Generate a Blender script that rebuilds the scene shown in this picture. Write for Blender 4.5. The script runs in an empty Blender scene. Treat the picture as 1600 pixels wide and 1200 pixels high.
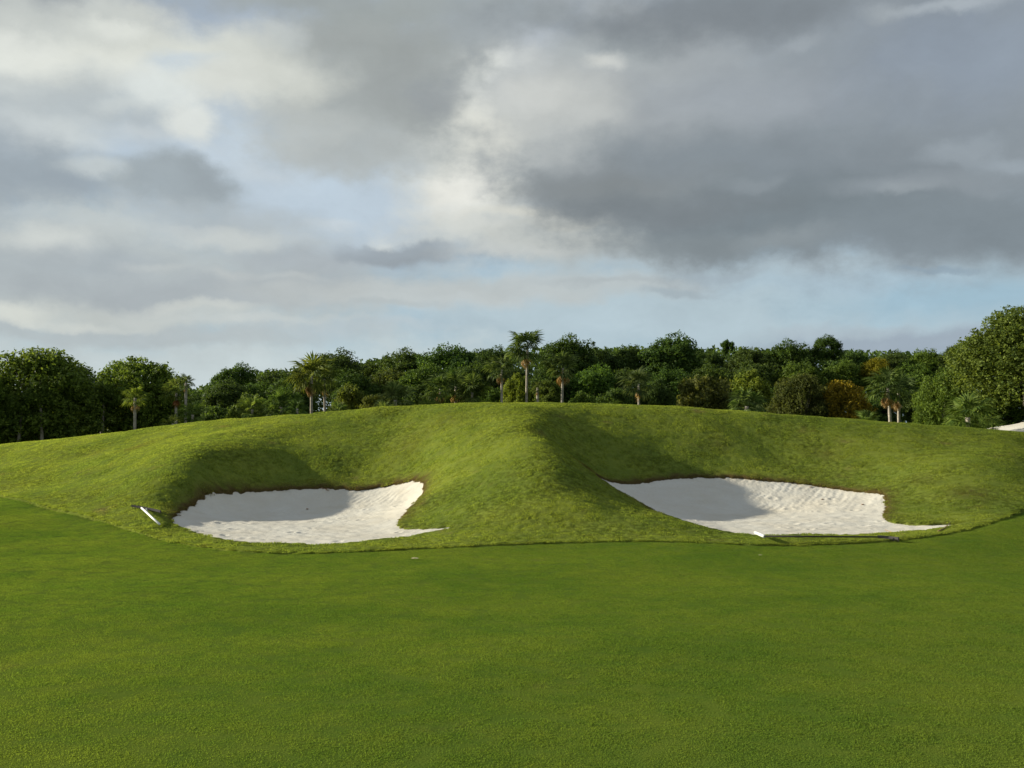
import bpy, bmesh, math, random
import numpy as np
from mathutils import Vector, Matrix

S = bpy.context.scene
C = S.collection
RNG = np.random.default_rng(7)
random.seed(7)

# ------------------------------------------------------------------ camera
EYE = 1.75
FPX = 1550.0            # focal length in pixels of a 1600 px wide picture
PITCH = math.atan(85 / FPX)
cam_d = bpy.data.cameras.new('camera')
cam_d.sensor_width = 36.0
cam_d.lens = 36.0 * FPX / 1600.0
cam_d.clip_start = 0.1
cam_d.clip_end = 6000
cam = bpy.data.objects.new('camera', cam_d)
C.objects.link(cam)
cam.location = (0, 0, EYE)
cam.rotation_euler = (math.pi / 2 + PITCH, 0, 0)
S.camera = cam

# ------------------------------------------------------------------ sun, exposure
SUN_AZ = math.radians(12)       # how far ahead of due left the sun stands
SUN_EL = math.radians(17.4)
SUN = Vector((-math.cos(SUN_EL) * math.cos(SUN_AZ), math.cos(SUN_EL) * math.sin(SUN_AZ), math.sin(SUN_EL)))
sun_d = bpy.data.lights.new('sun', 'SUN')
sun_d.energy = 4.5
sun_d.angle = math.radians(1.1)
sun_d.color = (1.0, 0.95, 0.78)
sun = bpy.data.objects.new('sun', sun_d)
C.objects.link(sun)
sun.rotation_euler = SUN.to_track_quat('Z', 'Y').to_euler()
S.view_settings.view_transform = 'Standard'
S.view_settings.look = 'None'
S.view_settings.exposure = 0.85        # the photograph is exposed for a dim cloudy sky
S.view_settings.gamma = 1
S.view_settings.use_curve_mapping = False
S.render.engine = 'CYCLES'
S.cycles.use_denoising = True
S.cycles.max_bounces = 5
S.cycles.diffuse_bounces = 3
S.cycles.transparent_max_bounces = 4


# ------------------------------------------------------------------ node helpers
def sr(r, g, b):
    f = lambda c: c / 12.92 if c <= 0.04045 else ((c + 0.055) / 1.055) ** 2.4
    return (f(r / 255), f(g / 255), f(b / 255), 1)


class NT:
    def __init__(s, tree):
        s.t = tree
        s.n = tree.nodes
        s.l = tree.links

    def node(s, kind, **kw):
        n = s.n.new(kind)
        for k, v in kw.items():
            setattr(n, k, v)
        return n

    def put(s, sock, v):
        if isinstance(v, bpy.types.NodeSocket):
            s.l.new(v, sock)
        elif v is not None:
            sock.default_value = v

    def math(s, op, a, b=None, c=None, clamp=False):
        n = s.node('ShaderNodeMath', operation=op, use_clamp=clamp)
        s.put(n.inputs[0], a)
        if b is not None: s.put(n.inputs[1], b)
        if c is not None: s.put(n.inputs[2], c)
        return n.outputs[0]

    def vmath(s, op, a, b=None, scale=None):
        n = s.node('ShaderNodeVectorMath', operation=op)
        s.put(n.inputs[0], a)
        if b is not None: s.put(n.inputs[1], b)
        if scale is not None: s.put(n.inputs['Scale'], scale)
        return n.outputs['Value'] if op in ('LENGTH', 'DOT_PRODUCT', 'DISTANCE') else n.outputs['Vector']

    def noise(s, vec, scale, detail=3, rough=0.5, out='Fac', dist=0):
        n = s.node('ShaderNodeTexNoise')
        s.put(n.inputs['Vector'], vec)
        n.inputs['Scale'].default_value = scale
        n.inputs['Detail'].default_value = detail
        n.inputs['Roughness'].default_value = rough
        n.inputs['Distortion'].default_value = dist
        return n.outputs[out]

    def maprange(s, v, a, b, c=0.0, d=1.0, smooth=False):
        n = s.node('ShaderNodeMapRange')
        if smooth: n.interpolation_type = 'SMOOTHSTEP'
        s.put(n.inputs[0], v)
        n.inputs[1].default_value = a
        n.inputs[2].default_value = b
        s.put(n.inputs[3], c)
        s.put(n.inputs[4], d)
        return n.outputs[0]

    def mix(s, fac, a, b, blend='MIX'):
        n = s.node('ShaderNodeMix', data_type='RGBA', blend_type=blend)
        n.clamp_factor = True
        s.put(n.inputs[0], fac)
        s.put(n.inputs[6], a)
        s.put(n.inputs[7], b)
        return n.outputs[2]


def material(name):
    m = bpy.data.materials.new(name)
    m.use_nodes = True
    m.node_tree.nodes.clear()
    return m, NT(m.node_tree)


# ------------------------------------------------------------------ sky
world = bpy.data.worlds.new('World')
S.world = world
world.use_nodes = True
wt = world.node_tree
wt.nodes.clear()
W = NT(wt)
SKY_K = 0.1


def px_dir(px, py):
    u, v = (px - 800) / FPX, (600 - py) / FPX
    d = Vector((u, math.cos(PITCH) - v * math.sin(PITCH), math.sin(PITCH) + v * math.cos(PITCH)))
    return d.normalized()


def px_azel(px, py):
    d = px_dir(px, py)
    return math.atan2(d.x, d.y), math.asin(d.z)


sky = W.node('ShaderNodeTexSky', sky_type='NISHITA', sun_disc=False)
sky.sun_elevation = SUN_EL
sky.sun_rotation = math.atan2(SUN.x, SUN.y)
sky.air_density = 1.0
sky.dust_density = 1.2
sky.ozone_density = 1.5
tc = W.node('ShaderNodeTexCoord')
dirv = tc.outputs['Generated']
sep = W.node('ShaderNodeSeparateXYZ')
W.put(sep.inputs[0], dirv)
az = W.math('ARCTAN2', sep.outputs[0], sep.outputs[1])
el = W.math('ARCSINE', sep.outputs[2])
comb = W.node('ShaderNodeCombineXYZ')
W.put(comb.inputs[0], az)
W.put(comb.inputs[1], el)
ae = comb.outputs[0]
# clouds flatten towards the horizon: noise sampled on a far ceiling above the course
den = W.math('ADD', W.math('MAXIMUM', sep.outputs[2], 0.0), 0.26)
cx_ = W.math('DIVIDE', sep.outputs[0], den)
cy_ = W.math('DIVIDE', sep.outputs[1], den)
cc = W.node('ShaderNodeCombineXYZ')
W.put(cc.inputs[0], cx_)
W.put(cc.inputs[1], cy_)
ceil = cc.outputs[0]
half = (0.5, 0.5, 0.5)
w1 = W.vmath('SUBTRACT', W.noise(ceil, 1.5, 2, 0.5, 'Color'), half)
w2 = W.vmath('SUBTRACT', W.noise(W.vmath('MULTIPLY', ae, (1, 1.25, 1)), 9.0, 7, 0.58, 'Color'), half)
warp = W.vmath('ADD', W.vmath('MULTIPLY', w1, (0.05, 0.03, 0)), W.vmath('MULTIPLY', w2, (0.085, 0.062, 0)))
q = W.vmath('ADD', ae, warp)
ragged = W.noise(W.vmath('MULTIPLY', ae, (1, 1.5, 1)), 14.0, 7, 0.6)


def rad(c):                       # sRGB of a sky patch to what the background node must be fed
    c = sr(*c)
    return (c[0] / SKY_K, c[1] / SKY_K, c[2] / SKY_K, 1)


# clear air: the physical sky, paler and hazier towards the horizon
base = sky.outputs[0]
base = W.mix(0.82, base, W.mix(W.maprange(el, 0.0, 0.5, smooth=True), rad((172, 198, 214)), rad((176, 192, 216))))
# broken cloud over the whole dome
cl = W.noise(ceil, 0.9, 6, 0.6)
cover = W.maprange(cl, 0.40, 0.58, smooth=True)
cover = W.math('MULTIPLY', cover, W.maprange(el, 0.08, 0.2))
tone = W.mix(W.maprange(W.noise(ceil, 1.7, 5, 0.55), 0.35, 0.7, smooth=True), rad((178, 182, 184)), rad((122, 130, 140)))
col = W.mix(cover, base, tone)

# cloud masses of this afternoon: centre and half-axes (picture pixels), colour, strength, softness
MASSES = [
    # pale air where no cloud stands
    (540, 300, 330, 130, (190, 204, 218), 0.95, 0.9),
    (270, 210, 220, 100, (194, 206, 218), 0.85, 1.0),
    (1150, 480, 700, 90, (182, 199, 209), 0.98, 0.7),
    (1520, 462, 260, 48, (160, 189, 207), 0.9, 1.0),
    (1300, 440, 260, 20, (170, 191, 206), 0.6, 1.0),
    (250, 575, 620, 66, (199, 209, 212), 0.95, 0.9),
    # upper left
    (30, 60, 330, 75, (227, 229, 224), 0.95, 0.9),
    (330, 90, 240, 55, (214, 216, 209), 0.85, 1.0),
    (150, 100, 170, 34, (228, 230, 224), 0.7, 1.1),
    (20, 8, 200, 30, (188, 193, 192), 0.6, 1.0),
    (90, 155, 240, 58, (184, 191, 195), 0.9, 0.9),
    (290, 98, 60, 20, (186, 201, 217), 0.7, 1.1),
    (245, 138, 62, 32, (220, 225, 224), 0.9, 0.9),
    (298, 190, 44, 40, (226, 229, 226), 0.9, 0.8),
    (200, 165, 45, 18, (208, 214, 215), 0.7, 1.0),
    (95, 200, 90, 34, (206, 212, 214), 0.8, 1.0),
    (30, 215, 60, 40, (178, 186, 193), 0.6, 1.0),
    # left middle layers
    (60, 278, 120, 58, (158, 168, 177), 0.92, 0.75),
    (-60, 290, 130, 90, (158, 168, 177), 0.9, 0.8),
    (120, 285, 50, 22, (150, 160, 170), 0.6, 1.0),
    (275, 280, 105, 36, (160, 169, 175), 0.88, 0.7),
    (330, 272, 40, 22, (154, 163, 170), 0.6, 1.0),
    (150, 262, 44, 16, (205, 211, 212), 0.6, 1.1),
    (330, 325, 160, 28, (176, 184, 190), 0.7, 0.9),
    (180, 425, 470, 105, (182, 189, 192), 0.97, 0.8),
    (160, 340, 90, 26, (196, 202, 203), 0.75, 1.0),
    (82, 372, 62, 28, (214, 217, 214), 0.75, 1.2),
    (360, 362, 90, 20, (204, 208, 207), 0.75, 1.0),
    (150, 402, 110, 26, (166, 174, 181), 0.75, 1.0),
    (30, 420, 90, 26, (170, 178, 184), 0.6, 1.0),
    (480, 400, 110, 24, (172, 179, 186), 0.7, 1.0),
    (430, 445, 190, 30, (171, 178, 184), 0.75, 1.0),
    (230, 455, 260, 24, (168, 175, 181), 0.7, 1.0),
    (372, 428, 50, 13, (200, 203, 202), 0.45, 1.3),
    (250, 415, 60, 8, (196, 200, 200), 0.4, 1.1),
    (170, 488, 340, 19, (203, 207, 204), 0.65, 1.2),
    (20, 484, 60, 14, (222, 224, 217), 0.7, 1.1),
    (330, 478, 80, 9, (212, 214, 209), 0.5, 1.1),
    (230, 520, 320, 15, (182, 190, 194), 0.8, 0.9),
    (560, 515, 160, 12, (190, 198, 203), 0.5, 1.0),
    (640, 462, 290, 28, (194, 199, 200), 0.85, 0.9),
    (620, 480, 90, 7, (180, 187, 190), 0.5, 1.1),
    (880, 450, 240, 26, (188, 194, 196), 0.8, 0.9),
    (930, 442, 90, 7, (172, 180, 185), 0.5, 1.1),
    # bright flank left of the great cloud
    (900, 365, 300, 50, (198, 201, 198), 0.9, 0.9),
    (740, 235, 125, 130, (226, 226, 219), 0.97, 0.75),
    (715, 285, 60, 48, (238, 237, 231), 0.9, 1.0),
    (670, 205, 36, 30, (230, 231, 226), 0.8, 0.9),
    (800, 120, 130, 62, (208, 211, 211), 0.9, 0.9),
    (745, 120, 44, 26, (224, 226, 222), 0.8, 1.0),
    (830, 60, 60, 22, (196, 203, 214), 0.7, 1.0),
    (850, 328, 130, 13, (222, 220, 210), 0.8, 1.1),
    (900, 345, 90, 9, (206, 204, 194), 0.5, 1.1),
    # central grey cloud
    (570, 150, 190, 110, (170, 175, 175), 0.95, 0.75),
    (560, 232, 150, 36, (178, 183, 184), 0.8, 0.9),
    (640, 130, 110, 72, (158, 163, 164), 0.85, 0.9),
    (600, 60, 190, 45, (158, 163, 163), 0.85, 1.0),
    (690, 165, 50, 30, (156, 161, 165), 0.7, 1.0),
    (415, 125, 125, 42, (210, 212, 206), 0.9, 0.9),
    (350, 130, 60, 40, (218, 220, 215), 0.7, 1.0),
    (430, 62, 40, 18, (200, 204, 203), 0.5, 1.1),
    (470, 190, 110, 30, (190, 194, 193), 0.6, 1.0),
    (560, 8, 350, 34, (158, 164, 164), 0.88, 1.0),
    (760, 42, 110, 40, (160, 167, 172), 0.7, 1.0),
    # the great dark cloud
    (1360, 180, 600, 232, (145, 153, 161), 0.97, 0.65),
    (1000, 140, 220, 110, (170, 175, 179), 0.85, 1.0),
    (880, 190, 110, 90, (200, 202, 200), 0.75, 1.0),
    (930, 72, 110, 34, (178, 184, 187), 0.75, 1.0),
    (950, 92, 30, 16, (216, 217, 214), 0.6, 1.1),
    (925, 96, 26, 14, (214, 215, 211), 0.5, 1.1),
    (1010, 38, 36, 18, (196, 201, 206), 0.5, 1.1),
    (1000, 55, 60, 26, (150, 158, 163), 0.5, 1.0),
    (1080, 250, 260, 60, (140, 148, 155), 0.75, 1.0),
    (1250, 270, 400, 80, (132, 141, 149), 0.85, 1.0),
    (960, 288, 190, 40, (136, 142, 146), 0.9, 0.9),
    (1230, 335, 340, 66, (122, 132, 139), 0.92, 0.95),
    (1040, 320, 200, 30, (124, 131, 137), 0.7, 0.9),
    (1130, 378, 220, 26, (134, 143, 149), 0.8, 1.0),
    (1230, 372, 90, 16, (148, 156, 161), 0.5, 1.1),
    (1530, 345, 260, 60, (130, 140, 148), 0.9, 1.0),
    (1120, 20, 290, 42, (126, 133, 140), 0.85, 1.0),
    (1170, 140, 190, 46, (153, 160, 169), 0.6, 1.1),
    (1520, 80, 180, 90, (146, 157, 172), 0.8, 1.1),
    (1430, 282, 130, 18, (150, 158, 166), 0.7, 1.1),
    (1500, 232, 60, 20, (158, 167, 176), 0.7, 1.1),
    (1580, 245, 60, 14, (164, 174, 184), 0.6, 1.1),
    (1400, 15, 40, 16, (168, 175, 181), 0.6, 1.1),
    (1490, 5, 70, 12, (182, 190, 198), 0.7, 1.1),
    (610, 390, 105, 22, (158, 167, 176), 0.95, 0.6),
    (650, 402, 60, 14, (152, 160, 168), 0.6, 1.0),
    (540, 378, 40, 12, (170, 180, 190), 0.6, 1.0),
    (600, 364, 30, 11, (218, 220, 216), 0.5, 1.2),
    # small bright breaks and puffs
    (1240, 60, 34, 12, (168, 175, 182), 0.5, 1.2),
    (1420, 290, 40, 12, (160, 168, 174), 0.5, 1.2),
    (1180, 285, 40, 12, (146, 154, 161), 0.5, 1.2),
    (830, 165, 60, 28, (212, 213, 210), 0.5, 1.2),
    (690, 350, 80, 10, (212, 214, 211), 0.5, 1.2),
    (790, 395, 120, 12, (202, 205, 204), 0.6, 1.2),
    (520, 340, 50, 10, (204, 211, 216), 0.5, 1.2),
    (230, 215, 40, 14, (208, 214, 218), 0.5, 1.2),
    (420, 255, 60, 14, (196, 205, 213), 0.6, 1.2),
    (20, 115, 70, 14, (204, 209, 209), 0.6, 1.2),
    (170, 40, 60, 12, (230, 232, 226), 0.6, 1.2),
    (60, 330, 60, 12, (190, 198, 202), 0.5, 1.2),
    (300, 345, 60, 9, (192, 198, 201), 0.5, 1.2),
    (460, 430, 50, 8, (196, 201, 202), 0.5, 1.2),
    (110, 500, 120, 7, (218, 220, 214), 0.5, 1.2),
    (430, 500, 140, 7, (202, 207, 207), 0.5, 1.2),
    # scraps over the wood
    (1130, 428, 80, 9, (164, 178, 189), 0.7, 1.0),
    (1050, 460, 80, 8, (166, 179, 188), 0.8, 1.0),
    (1490, 418, 60, 6, (140, 158, 174), 0.6, 1.0),
    (1440, 542, 320, 26, (158, 170, 184), 0.92, 0.8),
    (1320, 520, 160, 10, (176, 188, 198), 0.5, 1.0),
]
for (bx, by, rx, ry, c, a, soft) in MASSES:
    a0, e0 = px_azel(bx, by)
    rxa, rya = rx / FPX, ry / FPX
    d = W.vmath('SUBTRACT', q, (a0, e0, 0))
    d = W.vmath('MULTIPLY', d, (1 / rxa, 1 / rya, 0))
    r = W.vmath('LENGTH', d)
    r = W.math('ADD', r, W.math('MULTIPLY_ADD', ragged, 1.0, -0.5))
    f = W.maprange(r, 1.0 - soft * 0.75, 1.0 + soft * 0.35, a, 0.0, smooth=True)
    col = W.mix(f, col, rad(c))
# billow: small tonal variation inside the clouds
bil = W.math('ADD', W.math('MULTIPLY', W.noise(W.vmath('MULTIPLY', ae, (1, 1.6, 1)), 6, 7, 0.6), 0.6), W.math('MULTIPLY', W.noise(W.vmath('MULTIPLY', q, (1, 1.8, 1)), 16, 6, 0.6), 0.4))
bil = W.maprange(bil, 0.3, 0.7, 0.90, 1.10)
vm = W.vmath('MULTIPLY', W.vmath('SCALE', col, scale=bil), (0.985, 1.0, 0.985))
bg = W.node('ShaderNodeBackground')
W.put(bg.inputs[0], vm)
bg.inputs[1].default_value = SKY_K * 0.5 ** 0.85
wo = W.node('ShaderNodeOutputWorld')
W.l.new(bg.outputs[0], wo.inputs[0])
world.cycles.sampling_method = 'MANUAL'
world.cycles.sample_map_resolution = 512


# ------------------------------------------------------------------ terrain height
def at(px, py, D):
    """world point seen at a pixel of the 1600x1200 photograph, D metres away along y"""
    u, v = (px - 800) / FPX, (600 - py) / FPX
    k = D / (math.cos(PITCH) - v * math.sin(PITCH))
    return (u * k, D, EYE + k * (math.sin(PITCH) + v * math.cos(PITCH)))


CUT = [(-500, 735, 42), (-250, 742, 33), (-100, 757, 26.5), (0, 775, 22.6), (50, 787, 20.9), (100, 800, 19.7), (150, 813, 18.7), (200, 828, 17.6), (250, 843, 16.6), (300, 853, 15.8),
       (360, 861, 15.3), (420, 865, 15.1), (490, 865.5, 15.05), (560, 863, 15.15), (660, 858, 15.4), (760, 853, 15.6), (860, 849, 15.75), (960, 847, 15.8),
       (1030, 847, 15.7), (1100, 849, 15.55), (1180, 852, 15.4), (1250, 853, 15.35), (1320, 851, 15.45), (1400, 845, 15.7), (1450, 839, 16.0), (1500, 830, 16.5),
       (1560, 813, 17.5), (1600, 797, 18.6), (1700, 768, 21.5), (1900, 740, 27), (2200, 728, 34)]
CREST = [(-500, 705, 42), (-250, 701, 38), (-100, 699, 34), (0, 697, 31), (50, 693, 31), (100, 688, 30.5), (150, 682, 30), (200, 676, 29.5), (250, 669, 29), (300, 663, 28.5),
         (350, 659, 28), (400, 655.5, 27.5), (500, 649, 27), (600, 641.5, 26.5), (700, 636, 26), (760, 634, 25.7), (830, 633, 26), (900, 634, 26.2), (1000, 637.5, 26.3),
         (1100, 643, 26.3), (1200, 650, 26.3), (1300, 657, 26.2), (1400, 665, 25.8), (1500, 672, 25.5), (1600, 681, 25.5), (1700, 690, 26), (1900, 700, 28), (2200, 706, 34)]
FACE = [
    (-100, 735, 31), (0, 742, 25.2), (0, 718, 28.0), (100, 765, 22.0), (100, 724, 25.5), (150, 784, 20.3), (150, 748, 22.4), (150, 712, 26),
    (200, 796, 19.1), (200, 756, 20.9), (200, 718, 23.4), (250, 826, 17.5), (240, 802, 18.7), (240, 785, 19.4), (250, 757, 20.2), (250, 726, 21.5), (250, 700, 24.0),
    (300, 782, 20.1), (300, 755, 20.3), (300, 726, 21.2), (300, 704, 22.4), (300, 686, 25.0), (350, 768, 21.0), (350, 738, 21.6), (350, 704, 22.7), (350, 688, 24.0), (350, 674, 26.2),
    (400, 760, 21.7), (400, 730, 22.4), (400, 695, 23.6), (400, 675, 25.0), (400, 666, 26.2), (450, 735, 22.8), (450, 690, 24.4), (500, 750, 22.5), (500, 720, 23.3), (500, 678, 25.2),
    (550, 746, 22.7), (550, 700, 24.2), (600, 744, 22.7), (600, 700, 24.1), (600, 662, 25.8), (655, 736, 22.2), (670, 755, 21.2), (690, 772, 19.7), (700, 735, 21.2), (700, 690, 23.1), (700, 655, 24.9),
    (680, 800, 18.9), (705, 820, 17.6), (750, 822, 17.1), (750, 790, 18.3), (750, 757, 19.6), (750, 718, 21.1), (750, 680, 22.8),
    (800, 822, 16.9), (800, 790, 17.9), (800, 755, 19.1), (800, 720, 20.3), (800, 690, 21.5), (800, 655, 23.7),
    (850, 822, 16.85), (850, 790, 17.7), (850, 757, 18.8), (850, 727, 19.7), (900, 822, 16.8), (900, 792, 17.5), (950, 828, 16.6),
    # crest of the spur between the bunkers
    (832, 645, 24.3), (838, 662, 22.9), (848, 690, 21.2), (862, 713, 20.3), (882, 738, 19.5), (897, 763, 18.9), (917, 780, 18.4), (957, 801, 17.8), (1008, 810, 17.3), (1050, 823, 16.9), (1100, 836, 16.5),
    # hollow behind the spur
    (890, 672, 23.9), (905, 705, 22.8), (925, 740, 21.8), (960, 690, 23.7), (1000, 725, 22.9), (1000, 670, 24.7), (1000, 747, 22.3),
    (1100, 680, 24.5), (1100, 718, 23.4), (1100, 741, 22.7), (1200, 690, 24.5), (1200, 724, 23.3), (1200, 745, 22.6),
    (1300, 695, 24.2), (1300, 732, 22.9), (1310, 757, 22.0), (1390, 705, 23.5), (1390, 748, 21.7), (1395, 782, 20.2), (1405, 808, 18.8),
    (1450, 740, 21.3), (1450, 775, 20.0), (1460, 805, 18.7), (1500, 705, 23.3), (1500, 742, 21.0), (1500, 782, 19.4), (1510, 812, 18.0),
    (1560, 722, 21.7), (1560, 765, 19.9), (1600, 715, 22.4), (1600, 752, 20.6), (1700, 725, 24),
    # sand floors
    (300, 820, 18.4), (345, 805, 19.8), (400, 840, 16.9), (400, 815, 19.2), (400, 790, 21.0), (500, 845, 16.4), (500, 830, 17.9), (500, 812, 19.7), (500, 790, 21.2), (520, 768, 22.0),
    (580, 843, 16.5), (580, 820, 18.6), (590, 790, 20.9), (600, 765, 22.0), (640, 780, 20.9), (650, 833, 17.1),
    (1000, 775, 20.8), (1060, 800, 19.6), (1060, 765, 21.5), (1120, 825, 17.5), (1120, 790, 20.5), (1150, 760, 22.0), (1200, 832, 16.95), (1200, 815, 18.6), (1200, 795, 20.6), (1230, 768, 21.6),
    (1300, 832, 17.0), (1300, 812, 18.6), (1300, 790, 20.3), (1320, 778, 20.9), (1370, 825, 17.5), (1430, 829, 17.1),
]
_P = []
for p in CUT + FACE + CREST:
    _P.append(at(*p))
for (px, py, D) in CREST:                       # the back of the mound, out of sight
    x, y, z = at(px, py, D)
    k = y / D
    _P.append((x * (D + 2.5) / D, D + 2.5, z - 0.22))
    _P.append((x * (D + 7) / D, D + 7, z * 0.55))
    _P.append((x * (D + 13) / D, D + 13, 0.15))
for yy in (-6, -2, 1.5, 5, 8, 11, 13.2):        # the fairway
    for xx in (-24, -16, -9, -4, 0, 4, 9, 16, 24):
        z = 0.0
        if yy == 13.2 and abs(xx) > 8: z = 0.03 * (abs(xx) - 8) / 8
        _P.append((xx, yy, z + 0.02 * math.sin(xx * 0.6 + yy)))
for p in [(-8, 14.6, .03), (-7.6, 16.2, .05), (-9, 16.6, .09), (-9.5, 18, .18), (-12, 15.5, .05), (-12, 17.3, .13), (-11.6, 19.4, .26), (-12.6, 21, .34), (-16, 15, .03), (-16, 18, .15), (-16, 21, .30), (-16, 24.5, .43), (-22, 16, .05), (-22, 21, .25), (-22, 27, .45), (-30, 20, .1),
          (7.5, 14.5, .03), (9, 15, .05), (9, 16.6, .2), (12, 15, .05), (11.6, 17.6, .24), (12, 19.6, .42), (16, 15, .05), (16, 18, .2), (16, 21.5, .42), (22, 16, .05), (22, 21, .3), (22, 26, .5), (30, 20, .2)]:
    _P.append(p)
_P = np.array(_P)


def _tps(A, B):
    d2 = ((A[:, None, 0] - B[None, :, 0]) ** 2 + (A[:, None, 1] - B[None, :, 1]) ** 2)
    return 0.5 * d2 * np.log(d2 + 1e-9)


_n = len(_P)
_K = _tps(_P[:, :2], _P[:, :2]) + np.eye(_n) * 0.10
_Q = np.hstack([np.ones((_n, 1)), _P[:, :2]])
_M = np.block([[_K, _Q], [_Q.T, np.zeros((3, 3))]])
_Wt = np.linalg.solve(_M, np.concatenate([_P[:, 2], np.zeros(3)]))


def sstep(a, b, v):
    t = np.clip((v - a) / (b - a), 0, 1)
    return t * t * (3 - 2 * t)


def far_h(x, y):
    z = 0.10 + 2.5 * np.exp(-((x - 28) / 11.0) ** 2 - ((y - 47) / 10.0) ** 2)
    return z + 0.12 * np.sin(x * 0.11 + 1) * np.cos(y * 0.09)


def height(x, y):
    x = np.asarray(x, float).ravel(); y = np.asarray(y, float).ravel()
    out = np.empty(len(x))
    inn = (np.abs(x) < 34) & (y < 50) & (y > -12)
    out[~inn] = 0
    idx = np.nonzero(inn)[0]
    for s in range(0, len(idx), 20000):
        i = idx[s:s + 20000]
        A = np.column_stack([x[i], y[i]])
        out[i] = _tps(A, _P[:, :2]) @ _Wt[:_n] + _Wt[_n] + A @ _Wt[_n + 1:]
    w = np.maximum(sstep(26, 34, np.abs(x)), np.maximum(sstep(34, 46, y), sstep(6, 12, -y)))
    fz = far_h(x, y) * sstep(20, 45, y)
    fz = fz + 0 * w
    side = sstep(20, 34, np.abs(x)) * np.exp(-((y - 36) / 7.0) ** 2) * 0.9
    return out * (1 - w) + (fz + side) * w


def vnoise(x, y, s, seed=0):                    # cheap smooth noise, about -1..1
    r = np.random.default_rng(seed)
    out = 0
    for k in range(7):
        a = r.uniform(0, math.tau); f = r.uniform(0.7, 1.5) / s * math.tau
        out = out + np.sin((x * math.cos(a) + y * math.sin(a)) * f + r.uniform(0, 6) + 1.3 * np.sin((x * math.sin(a) - y * math.cos(a)) * f * 0.6 + r.uniform(0, 6)))
    return out / 3.5


LEFT_B = [(270, 820, 18.3), (278, 808, 19.0), (300, 797, 19.8), (330, 786, 20.5), (365, 775, 21.1), (400, 768, 21.5), (450, 762, 21.9), (500, 758, 22.1), (555, 755.5, 22.1), (605, 752, 22.1), (645, 752, 21.8),
          (660, 760, 21.3), (658, 773, 20.5), (646, 788, 19.7), (631, 803, 19.2), (622, 816, 18.3), (634, 825, 17.7), (665, 827, 17.5), (712, 829, 17.25),
          (660, 836, 16.95), (620, 842, 16.55), (560, 849, 16.15), (500, 852.5, 15.9), (440, 852, 15.95), (380, 849, 16.2), (330, 842, 16.7), (292, 832, 17.5)]
RIGHT_B = [(908, 769, 21.0), (925, 764, 21.3), (950, 759, 21.6), (980, 756, 21.8), (1020, 751, 22.1), (1080, 747.5, 22.4), (1140, 747, 22.5), (1200, 751, 22.3), (1250, 755, 22.1), (1300, 763, 21.7), (1350, 774, 21.1), (1378, 783, 20.7),
           (1384, 795, 19.9), (1381, 808, 18.9), (1390, 817, 18.2), (1420, 821, 17.8), (1450, 823.5, 17.6), (1498, 826, 17.4), (1458, 833, 17.0), (1410, 837, 16.7), (1350, 840, 16.5), (1250, 840, 16.5),
           (1190, 838, 16.6), (1130, 832, 16.9), (1090, 824, 17.4), (1050, 813, 18.1), (1005, 797, 19.2), (965, 785, 19.8), (930, 776, 20.4)]


def smooth_poly(P, n=6):
    P = np.array([at(*p)[:2] for p in P])
    m = len(P)
    out = []
    for i in range(m):
        p0, p1, p2, p3 = P[i - 1], P[i], P[(i + 1) % m], P[(i + 2) % m]
        for t in np.linspace(0, 1, n, endpoint=False):
            out.append(0.5 * ((2 * p1) + (-p0 + p2) * t + (2 * p0 - 5 * p1 + 4 * p2 - p3) * t * t + (-p0 + 3 * p1 - 3 * p2 + p3) * t ** 3))
    return np.array(out)


def sdf(poly, x, y):                            # negative inside
    x = np.asarray(x, float).ravel(); y = np.asarray(y, float).ravel()
    res = np.full(len(x), 9.0)
    lo, hi = poly.min(0) - 2, poly.max(0) + 2
    sel = np.nonzero((x > lo[0]) & (x < hi[0]) & (y > lo[1]) & (y < hi[1]))[0]
    if len(sel) == 0: return res
    X, Y = x[sel], y[sel]
    d = np.full(len(sel), 99.0); inside = np.zeros(len(sel), bool)
    m = len(poly)
    for i in range(m):
        a, b = poly[i], poly[(i + 1) % m]
        e = b - a
        t = np.clip(((X - a[0]) * e[0] + (Y - a[1]) * e[1]) / (e @ e + 1e-12), 0, 1)
        d = np.minimum(d, np.hypot(X - a[0] - t * e[0], Y - a[1] - t * e[1]))
        c = ((a[1] > Y) != (b[1] > Y)) & (X < (b[0] - a[0]) * (Y - a[1]) / (b[1] - a[1] + 1e-12) + a[0])
        inside ^= c
    res[sel] = np.where(inside, -d, d)
    return np.clip(res, -9, 9)


PL, PR = smooth_poly(LEFT_B), smooth_poly(RIGHT_B)
_cut = np.array([at(*p)[:2] for p in CUT])


def cut_y(x):
    return np.interp(x, _cut[:, 0], _cut[:, 1])


def cut_d(x, y):                                # positive on the rough side of the mowing line
    x = np.asarray(x, float).ravel(); y = np.asarray(y, float).ravel()
    g = (cut_y(x + 0.3) - cut_y(x - 0.3)) / 0.6
    return (y - cut_y(x)) / np.sqrt(1 + g * g) + 0.012 * vnoise(x, y, 0.8, 3)


def bunker_d(x, y):
    e = 0.028 * vnoise(x, y, 0.35, 11) + 0.02 * vnoise(x, y, 0.14, 12)
    return np.minimum(sdf(PL, x, y), sdf(PR, x, y)) + e


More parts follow.
